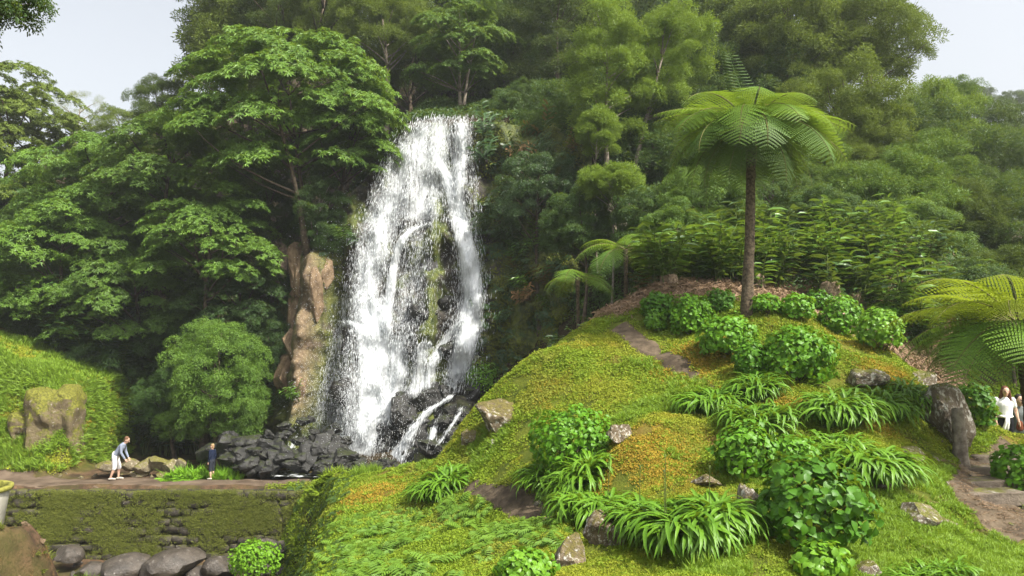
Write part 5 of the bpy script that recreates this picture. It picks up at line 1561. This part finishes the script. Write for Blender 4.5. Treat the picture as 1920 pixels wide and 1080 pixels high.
# greenery on the cliff beside the fall
n = 9000
pxs = np.concatenate([Q.uniform(890, 1110, n * 2 // 3), Q.uniform(455, 640, n // 3)]); pys = Q.uniform(235, 760, len(pxs))
P = on_cliff(pxs, pys)
kn = fbm(P[:, 0] * .8, P[:, 2] * .8, 6.1, 3) + Q.normal(0, .2, len(P)) > .0
kn &= ~((pxs < 640) & ((pys < 440) | (np.abs(pxs - 560) < 34)))
P = P[kn]
Nn = np.c_[Q.normal(0, .3, len(P)), -np.ones(len(P)), .7 + Q.normal(0, .2, len(P))]
scatter('cliff_growth', 'moss', M['moss_wall'], P, normal_euler(Nn, Q.uniform(0, 6.28, len(P))), Q.uniform(1.6, 3.6, len(P)), kind='stuff', label='moss and small plants on the cliff beside the waterfall', cat='moss')
k = Q.uniform(size=len(P)) < .06
scatter('cliff_ferns', 'fernlet', M['ginger_dark'], P[k], normal_euler(Nn[k], Q.uniform(0, 6.28, k.sum())), Q.uniform(1.0, 2.2, k.sum()), kind='stuff', label='small ferns on the cliff beside the waterfall', cat='ferns')

def weed_clump(name, px, py, w, Y, key, mat, n, s, label, cat='weeds'):
    c = at(px, py, Y); c[2] = float(ground(c[0], c[1])); r = w * .5 * Y / FPX
    P = np.c_[np.clip(Q.normal(0, .5, n), -1, 1) * r, Q.uniform(-.45, .45, n), np.zeros(n)]
    P[:, 2] = ground(P[:, 0] + c[0], P[:, 1] + c[1]) - c[2]
    return scatter(name, key, M[mat], P, np.c_[Q.normal(0, .25, (n, 2)), Q.uniform(0, 6.28, n)], s * Q.uniform(.6, 1.2, n), None, tuple(c), label=label, cat=cat)
weed_clump('weed_clump', 360, 884, 76, 28.55, 'weed', 'bright_weed', 60, 1.5, 'bright green weeds left of the boy on the crest')
weed_clump('weed_clump', 424, 884, 62, 28.55, 'tallgrass', 'bright_weed', 70, 1.25, 'bright green grassy weeds right of the boy')
weed_clump('weed_clump', 610, 893, 100, 24.2, 'weed', 'moss_green', 70, .9, 'green weeds on the end of the weir before the waterfall')
weed_clump('weed_clump', 690, 890, 60, 22.6, 'tallgrass', 'grass', 40, .8, 'yellow green grass tuft on the terrace before the small cascade')
weed_clump('grass_tuft', 140, 1075, 60, 22.6, 'tallgrass', 'grass', 40, 1.5, 'tall grass tuft at the bottom left beside the stream', 'grass')
weed_clump('grass_tuft', 1310, 1060, 70, 9.0, 'tallgrass', 'grass', 36, .55, 'light grass tuft under the bottom strap leaf row', 'grass')
weed_clump('grass_tuft', 30, 852, 90, 29.2, 'tallgrass', 'grass', 60, 1.2, 'grass tuft at the foot of the left bank', 'grass')

# ------------------------------------------------------------------ stumps and post
def stump(px, py, w, h, label, Y=None, lean=0.0, name='tree_stump', mat='stump', taper=.75):
    b = hit(px, py) if Y is None else at(px, py, Y)
    if Y is not None: b[2] = min(b[2], float(ground(b[0], b[1])) + .05)
    d = b[1]; r = w * .5 * d / FPX; H_ = h * d / FPX
    root = empty(name, tuple(b), label, 'stump' if name == 'tree_stump' else 'post')
    n = 14; s = np.linspace(0, 1, n)
    P = np.stack([lean * H_ * s, 0 * s, -.2 + (H_ + .2) * s], -1)
    V, F = tube(P, r * (1.15 - (1.15 - taper) * s + .35 * np.exp(-s * 8)), 22)
    m = n * 22; th = np.arctan2(V[:m, 1], V[:m, 0] - np.repeat(P[:, 0], 22))
    V[:m] += (V[:m] - np.repeat(P, 22, 0)) * (.22 * fbm(th * 3.1, V[:m, 2] * 1.6, px, 3))[:, None]
    V[(n - 1) * 22:n * 22, 2] += .10 * H_ * pnoise(th[-22:] * 2, px * .1)
    add('trunk', mk_mesh('trunk', V, F, M[mat], True), root)
    return root
stump(1552, 556, 44, 50, 'fibrous pale stump in the ginger thicket right of the fern trunk', 20.6, .1)
stump(1258, 560, 40, 44, 'shaggy dry stump left of the tall fern trunk', 20.6, -.1)
stump(1424, 560, 26, 44, 'narrow dry stump just right of the tall fern trunk', 20.8)
stump(1612, 560, 34, 40, 'leaning dry stump at the right of the ginger thicket', 20.8, -.3)
stump(1802, 868, 24, 98, 'dead grey tree post on the slope left of the steps', None, -.02, 'dead_post', 'bark_pale', .8)

# ------------------------------------------------------------------ concrete tank on the left
tb = at(-72, 985, 12.0); tb[2] = -3.02
prof = [(0, 0), (.52, 0), (.545, .02), (.62, .66), (.665, .68), (.668, .745), (.60, .75), (.585, .70), (.57, .60)]
def lathe(prof, n=48):
    th = np.linspace(0, 2 * np.pi, n, endpoint=False); pr = np.array(prof)
    V = np.stack([pr[:, None, 0] * np.cos(th), pr[:, None, 0] * np.sin(th), np.repeat(pr[:, 1:2], n, 1)], -1).reshape(-1, 3)
    m = len(pr); i = np.arange(m - 1)[:, None] * n + np.arange(n); j = np.arange(m - 1)[:, None] * n + (np.arange(n) + 1) % n
    return V, np.stack([i, j, j + n, i + n], -1).reshape(-1, 4)
tank = empty('water_tank', tuple(tb), 'pale concrete water tank cut by the left edge', 'tank', scale=1.0)
add('body', mk_mesh('body', *lathe(prof[:4]), M['tank'], True), tank)
add('rim', mk_mesh('rim', *lathe(prof[3:]), M['tank_rim'], True), tank)
V, F = lathe([(0, .61), (.572, .61)]); add('water', mk_mesh('water', V, F, M['tank_in'], True), tank)
tank.scale = (1.0, 1.0, .96)

# ------------------------------------------------------------------ people
def cloth(name, c): return simple_mat(name, tuple(x * .85 for x in c), c, 14, rough=.9, spec=.1, bump=.15, bscale=40)
SK = simple_mat('skin', (.50, .31, .22), (.56, .36, .26), 8, rough=.55, spec=.3, bump=0)
def caps(a, b, r0, r1, sx=1.0, sy=1.0, n=14):
    """closed tapered capsule"""
    a = np.asarray(a, float); b = np.asarray(b, float); d = b - a; L = np.linalg.norm(d) + 1e-9; d = d / L
    t_, r_a = [], []
    for k in np.linspace(-math.pi / 2, 0, 5)[1:]: t_.append(math.sin(k) * r0); r_a.append(math.cos(k) * r0)
    for k in np.linspace(0, math.pi / 2, 5)[:-1]: t_.append(L + math.sin(k) * r1); r_a.append(math.cos(k) * r1)
    t_ = np.array(t_); r_a = np.array(r_a)
    up = np.array([1.0, 0, 0]); 
    if abs(d @ up) > .9: up = np.array([0, 1.0, 0])
    B = np.cross(d, up); B /= np.linalg.norm(B); A = np.cross(B, d)
    th = np.linspace(0, 2 * np.pi, n, endpoint=False)
    V = a + d * t_[:, None, None] + r_a[:, None, None] * (np.cos(th)[None, :, None] * A * sx + np.sin(th)[None, :, None] * B * sy)
    m = len(t_); V = V.reshape(-1, 3)
    i = np.arange(m - 1)[:, None] * n + np.arange(n); j = np.arange(m - 1)[:, None] * n + (np.arange(n) + 1) % n
    F = np.stack([i, j, j + n, i + n], -1).reshape(-1, 4)
    V = np.concatenate([V, [a - d * r0], [b + d * r1]]); k = np.arange(n)
    Ft = np.concatenate([np.stack([np.full(n, m * n), (k + 1) % n, k], -1), np.stack([np.full(n, m * n + 1), (m - 1) * n + k, (m - 1) * n + (k + 1) % n], -1)])
    return V, [F, Ft]
def remeshed(name, parts, mat, parent, vox=.009, sm_=6):
    V, F = merge(parts)
    o = add(name, mk_mesh(name, V, F, mat, True), parent)
    md = o.modifiers.new('union', 'REMESH'); md.mode = 'VOXEL'; md.voxel_size = vox; md.use_smooth_shade = True
    ms = o.modifiers.new('smooth', 'SMOOTH'); ms.iterations = sm_; ms.factor = .5
    return o
def hand(w, e, sd, side):
    """palm, four fingers and a thumb hanging on from the wrist w, away from the elbow e"""
    w = np.asarray(w, float); d = w - np.asarray(e, float); d /= np.linalg.norm(d)
    f = np.array([0, 1.0, 0]) - d * d[1]; f /= np.linalg.norm(f); s = np.cross(d, f) * side
    pm = w + d * .075; out = [caps(w, pm, .022, .030, 1, 1)]
    for k, (o_, L) in enumerate(((-.027, .062), (-.009, .072), (.009, .070), (.026, .056))):
        a = pm + f * o_ * -1 + d * .01; m_ = a + d * L * .55 + s * .004; t_ = m_ + d * L * .42 - s * .014
        out += [caps(a, m_, .0095, .009), caps(m_, t_, .009, .0075)]
    a = w + d * .03 + f * .026; m_ = a + d * .03 + f * .026; out += [caps(a, m_, .011, .010), caps(m_, m_ + d * .03 + f * .006, .010, .008)]
    return out
def person(J, loc, yaw, H, label, shirt, legs, leg_end, shoe, hair_c, hair, sleeve='long', nod=.0, turn=0.0, extras=None):
    root = empty('person', loc, label, 'person', None, (0, 0, yaw), H / 1.75)
    j = {k: np.array(v, float) for k, v in J.items()}
    pel, che, nek, hd = j['pelvis'], j['chest'], j['neck'], j['head']
    R3 = np.array(Euler((-nod, 0, turn)).to_matrix())
    hp = lambda x, y, z: hd + R3 @ np.array([x, y, z])
    B = [caps(pel, (pel + che) / 2, .135, .13, 1.12, .8), caps((pel + che) / 2, che, .13, .145, 1.18, .78), caps(che, che * .4 + nek * .6, .14, .10, 1.2, .75), caps(nek - [0, .01, .04], hd + [0, -.01, -.03], .055, .052),
         caps(hp(0, -.012, .035), hp(0, .004, .0), .088, .085, .92, 1.08), caps(hp(0, .02, -.02), hp(0, .045, -.075), .068, .042, .9, 1.0),
         caps(hp(0, .098, .015), hp(0, .116, -.022), .010, .015), caps(hp(-.082, 0, -.0), hp(-.086, -.008, -.03), .016, .012), caps(hp(.082, 0, 0), hp(.086, -.008, -.03), .016, .012)]
    S, Lg, Sh = [caps(pel + [0, 0, .03], (pel + che) / 2, .15, .147, 1.12, .82), caps((pel + che) / 2, che, .147, .16, 1.17, .8), caps(che, che * .45 + nek * .55, .155, .115, 1.22, .78), caps(nek - [0, .015, .07], nek - [0, .01, .035], .085, .07)], [], []
    Lg.append(caps(pel - [0, 0, .02], pel + [0, 0, .05], .152, .148, 1.12, .84))
    for sd, sg in (('L', -1), ('R', 1)):
        sh, el, wr, hi, kn, an = (j[k + sd] for k in ('sh', 'el', 'wr', 'hip', 'kn', 'an'))
        B += [caps(sh, el, .048, .040), caps(el, wr, .040, .026)] + hand(wr, el, sd, sg)
        B += [caps(hi, kn, .082, .055), caps(kn, kn * .55 + an * .45, .054, .055), caps(kn * .55 + an * .45, an, .052, .034)]
        fd = j.get('toe' + sd, an + [0, .15, -.04])
        B += [caps(an - [0, .02, .035], fd - [0, 0, .005], .036, .030)]
        Sh += [caps(an - [0, .035, .04], (an + fd) / 2 - [0, 0, .012], .045, .045, 1, .9), caps((an + fd) / 2 - [0, 0, .015], fd + [0, .02, -.005], .045, .036, 1.05, .85)]
        if sleeve == 'long': S += [caps(sh - [0, 0, .005], el, .064, .053), caps(el, el * .06 + wr * .94, .053, .039)]
        else: S += [caps(sh - [0, 0, .005], sh * .45 + el * .55, .066, .060)]
        Lg.append(caps(hi, kn, .102, .078))
        if leg_end > .5: Lg += [caps(kn, an * (leg_end) + kn * (1 - leg_end), .076, .056)]
        else: Lg += [caps(kn, kn * .9 + an * .1, .078, .078)]
    remeshed('body', B, SK, root, .0085, 3)
    remeshed('shirt', S, shirt, root, .011)
    remeshed('shorts' if leg_end < .5 else 'trousers', Lg, legs, root, .011)
    remeshed('shoes', Sh, shoe, root, .010, 4)
    Hh = [caps(hp(0, -.034, .058), hp(0, -.024, .05), .088, .090, .98, 1.0), caps(hp(0, -.045, .02), hp(0, -.05, -.035), .082, .066, 1.0, .8)]
    if hair == 'long':
        for q in np.linspace(-1, 1, 7):
            Hh += [caps(hp(.075 * q, -.05 + .045 * abs(q), .03), hp(.10 * q, -.055 + .05 * abs(q), -.13), .036, .042), caps(hp(.10 * q, -.055 + .05 * abs(q), -.13), hp(.105 * q, -.04 + .05 * abs(q), -.26), .042, .024)]
    hm = simple_mat('hair', tuple(x * .6 for x in hair_c), hair_c, 40, rough=.6, bump=.4)
    remeshed('hair', Hh, hm, root, .009, 3)
    ey = simple_mat('eye', (.03, .02, .015), (.04, .03, .02), 5, bump=0, rough=.2)
    for sg in (-1, 1):
        V, F = caps(hp(sg * .032, .078, .012), hp(sg * .034, .078, .012), .010, .010); add('eye', mk_mesh('eye', V, F, ey), root)
        V, F = caps(hp(sg * .020, .086, .032), hp(sg * .045, .078, .032), .005, .004); add('eyebrow', mk_mesh('eyebrow', V, F, hm), root)
    V, F = caps(hp(-.020, .082, -.062), hp(.020, .082, -.062), .006, .006); add('mouth', mk_mesh('mouth', V, F, simple_mat('lips', (.32, .13, .11), (.36, .15, .12), 5, bump=0)), root)
    if extras: extras(root, j)
    return root

def stand(**kw):
    J = dict(pelvis=(0, 0, .95), chest=(0, .01, 1.28), neck=(0, .0, 1.48), head=(0, .02, 1.62), shL=(-.185, 0, 1.42), shR=(.185, 0, 1.42), elL=(-.235, -.02, 1.13), elR=(.235, -.02, 1.13),
             wrL=(-.235, .07, .88), wrR=(.235, .07, .88), hipL=(-.09, 0, .90), hipR=(.09, 0, .90), knL=(-.10, .02, .49), knR=(.10, .02, .49), anL=(-.10, -.02, .085), anR=(.10, -.02, .085))
    J.update(kw); return J
def foot(px, py, Y):
    p = at(px, py, Y); p[2] = float(ground(p[0], p[1])) + .03; return tuple(p)
person(stand(pelvis=(0, -.08, .92), chest=(0, .13, 1.24), neck=(0, .23, 1.41), head=(0, .32, 1.52), shL=(-.185, .18, 1.35), shR=(.185, .18, 1.35), elL=(-.22, .22, 1.06), elR=(.22, .20, 1.06), wrL=(-.19, .33, .83), wrR=(.20, .34, .82),
             hipL=(-.09, -.08, .88), hipR=(.09, -.08, .88), knL=(-.10, .04, .49), knR=(.10, -.06, .48), anL=(-.10, .02, .085), anR=(.10, -.20, .09)),
       foot(219, 893, 28.0), -math.radians(82), 1.66, 'person in a grey sweater and white shorts stooping on the crest path', cloth('grey_sweater', (.22, .25, .32)), cloth('white_shorts', (.75, .73, .72)), .1,
       cloth('pale_shoes', (.5, .44, .36)), (.16, .085, .045), 'short', nod=.5)
person(stand(wrL=(-.215, .05, .88), wrR=(.215, .05, .88)), foot(397, 890, 28.1), math.radians(75), 1.30, 'child in dark blue top and shorts standing between the bright weeds', cloth('navy_top', (.012, .018, .04)), cloth('dark_shorts', (.03, .034, .045)), .1,
       cloth('light_shoes', (.62, .56, .48)), (.42, .27, .14), 'short', nod=.15)
def woman_extra(root, j):
    w = cloth('tied_sweater', (.72, .70, .66))
    V, F = tube([(.155 * math.cos(a), .01 + .125 * math.sin(a), 1.0 + .012 * math.sin(3 * a)) for a in np.linspace(0, 2 * np.pi, 20)], .026, 8, False)
    o = add('tied_sweater', mk_mesh('tied_sweater', V, F, w, True), root)
    for x0, x1 in ((.02, .10), (-.01, .03)):
        V, F = tube([(x0, .14, 1.0), (x0 + (x1 - x0) * .4, .165, .88), (x1, .16, .74), (x1 + .01, .15, .66)], [.028, .034, .036, .03], 8)
        add('sleeve', mk_mesh('sleeve', V, F, w, True), o)
    V, F = caps((-.30, .06, .84), (-.30, .06, .74), .07, .09, 1, .5)
    hb = add('handbag', mk_mesh('handbag', V, F, cloth('bag_leather', (.16, .05, .025)), True), root)
cz0 = at(1890, 846, 15.4)
person(stand(wrL=(-.275, .06, .90), elL=(-.265, -.02, 1.13), knR=(.10, .10, .50), anR=(.10, .06, .12), head=(-.01, .05, 1.61)), foot(1888, 860, 17.2), math.pi - .15, 1.62, 'person with long brown hair in a white top and dark trousers beside the path',
       cloth('white_top', (.74, .73, .72)), cloth('black_trousers', (.012, .012, .014)), 1.0, cloth('dark_shoes', (.03, .03, .03)), (.13, .045, .02), 'long', 'short', nod=.12, turn=-.1, extras=woman_extra)
person(stand(head=(-.01, .06, 1.61)), foot(1914, 858, 17.5), math.pi - .2, 1.78, 'person in a grey shirt with dark hair cut by the right edge of the photo',
       cloth('grey_shirt', (.13, .145, .14)), cloth('grey_trousers', (.10, .115, .10)), 1.0, cloth('brown_shoes', (.06, .04, .03)), (.018, .012, .010), 'short', 'long', nod=.15, turn=.3)
print('instances', NINST[0])

# ------------------------------------------------------------------ loose growth on the earth bank at the left
n = 3000
X = Q.uniform(-11, -6.2, n); Y = Q.uniform(9.5, 15.5, n); Z = ground(X, Y)
k = fbm(X * .9, Y * .9, 4.4, 3) + Q.normal(0, .2, n) > .0
scatter('grass', 'grass', M['moss_wall'], np.stack([X, Y, Z], -1)[k], normal_euler(gnormal(X, Y)[k], Q.uniform(0, 6.28, k.sum())), Q.uniform(.5, 1.5, k.sum()), kind='stuff', label='sparse grass on the red earth bank at the lower left', cat='grass')
k = fbm(X * .9, Y * .9, 9.4, 3) + Q.normal(0, .2, n) > .1
scatter('litter', 'litter', M['dry'], np.stack([X, Y, Z], -1)[k], normal_euler(gnormal(X, Y)[k], Q.uniform(0, 6.28, k.sum())), Q.uniform(.15, .35, k.sum()), kind='stuff', label='red brown leaf litter on the earth bank at the lower left', cat='leaf litter')

# ------------------------------------------------------------------ haze
t = NT('haze_air')
pv = t.n('ShaderNodeVolumePrincipled', {'Color': (.86, .90, .95, 1), 'Density': .0006, 'Anisotropy': .2})
_o = t.t.nodes.new('ShaderNodeOutputMaterial'); t.t.links.new(pv.outputs[0], _o.inputs['Volume'])
hv = np.array([(x, y, z) for x in (-420, 420) for y in (-70, 640) for z in (-14, 62)], float)
add('haze', mk_mesh('haze', hv, np.array([(0, 1, 3, 2), (4, 6, 7, 5), (0, 4, 5, 1), (2, 3, 7, 6), (1, 5, 7, 3), (0, 2, 6, 4)]), t.m, False), kind='stuff', label='thin bright haze filling the valley', cat='haze')

# small stones and leaves on the right path
n = 700
ci, cw = PATHS[2]
i_ = Q.integers(0, len(ci), n); X = ci[i_, 0] + Q.normal(0, .35, n) * cw[i_]; Y = ci[i_, 1] + Q.normal(0, .2, n); Z = ground(X, Y) + .02
scatter('litter', 'litter', M['litter'], np.stack([X, Y, Z], -1), np.c_[Q.normal(0, .1, (n, 2)), Q.uniform(0, 6.28, n)], Q.uniform(.08, .3, n), kind='stuff', label='bits of dry leaf on the path to the couple', cat='leaf litter')
for k in range(34):
    q = int(Q.integers(0, len(ci))); x_, y_ = ci[q] + Q.normal(0, .45, 2); z_ = Q.uniform(.02, .07)
    add('path_stone', ROCK['boulder'][k % 4], None, (x_, y_, float(ground(x_, y_)) + .02), tuple(Q.uniform(0, 6, 3)), (z_, z_, z_ * .7), 'small loose stone on the dirt path by the steps', 'stone', 'loose stones on the right path')

for k in range(46):
    x_, y_ = Q.uniform(-9.5, -6.7), Q.uniform(10.5, 14); z_ = Q.uniform(.03, .12)
    add('earth_clod', ROCK['tan'][k % 4], None, (x_, y_, float(ground(x_, y_)) + .01), tuple(Q.uniform(0, 6, 3)), (z_, z_, z_ * .7), 'brown clod or stone on the earth bank under the tank', 'stone', 'clods on the earth bank')
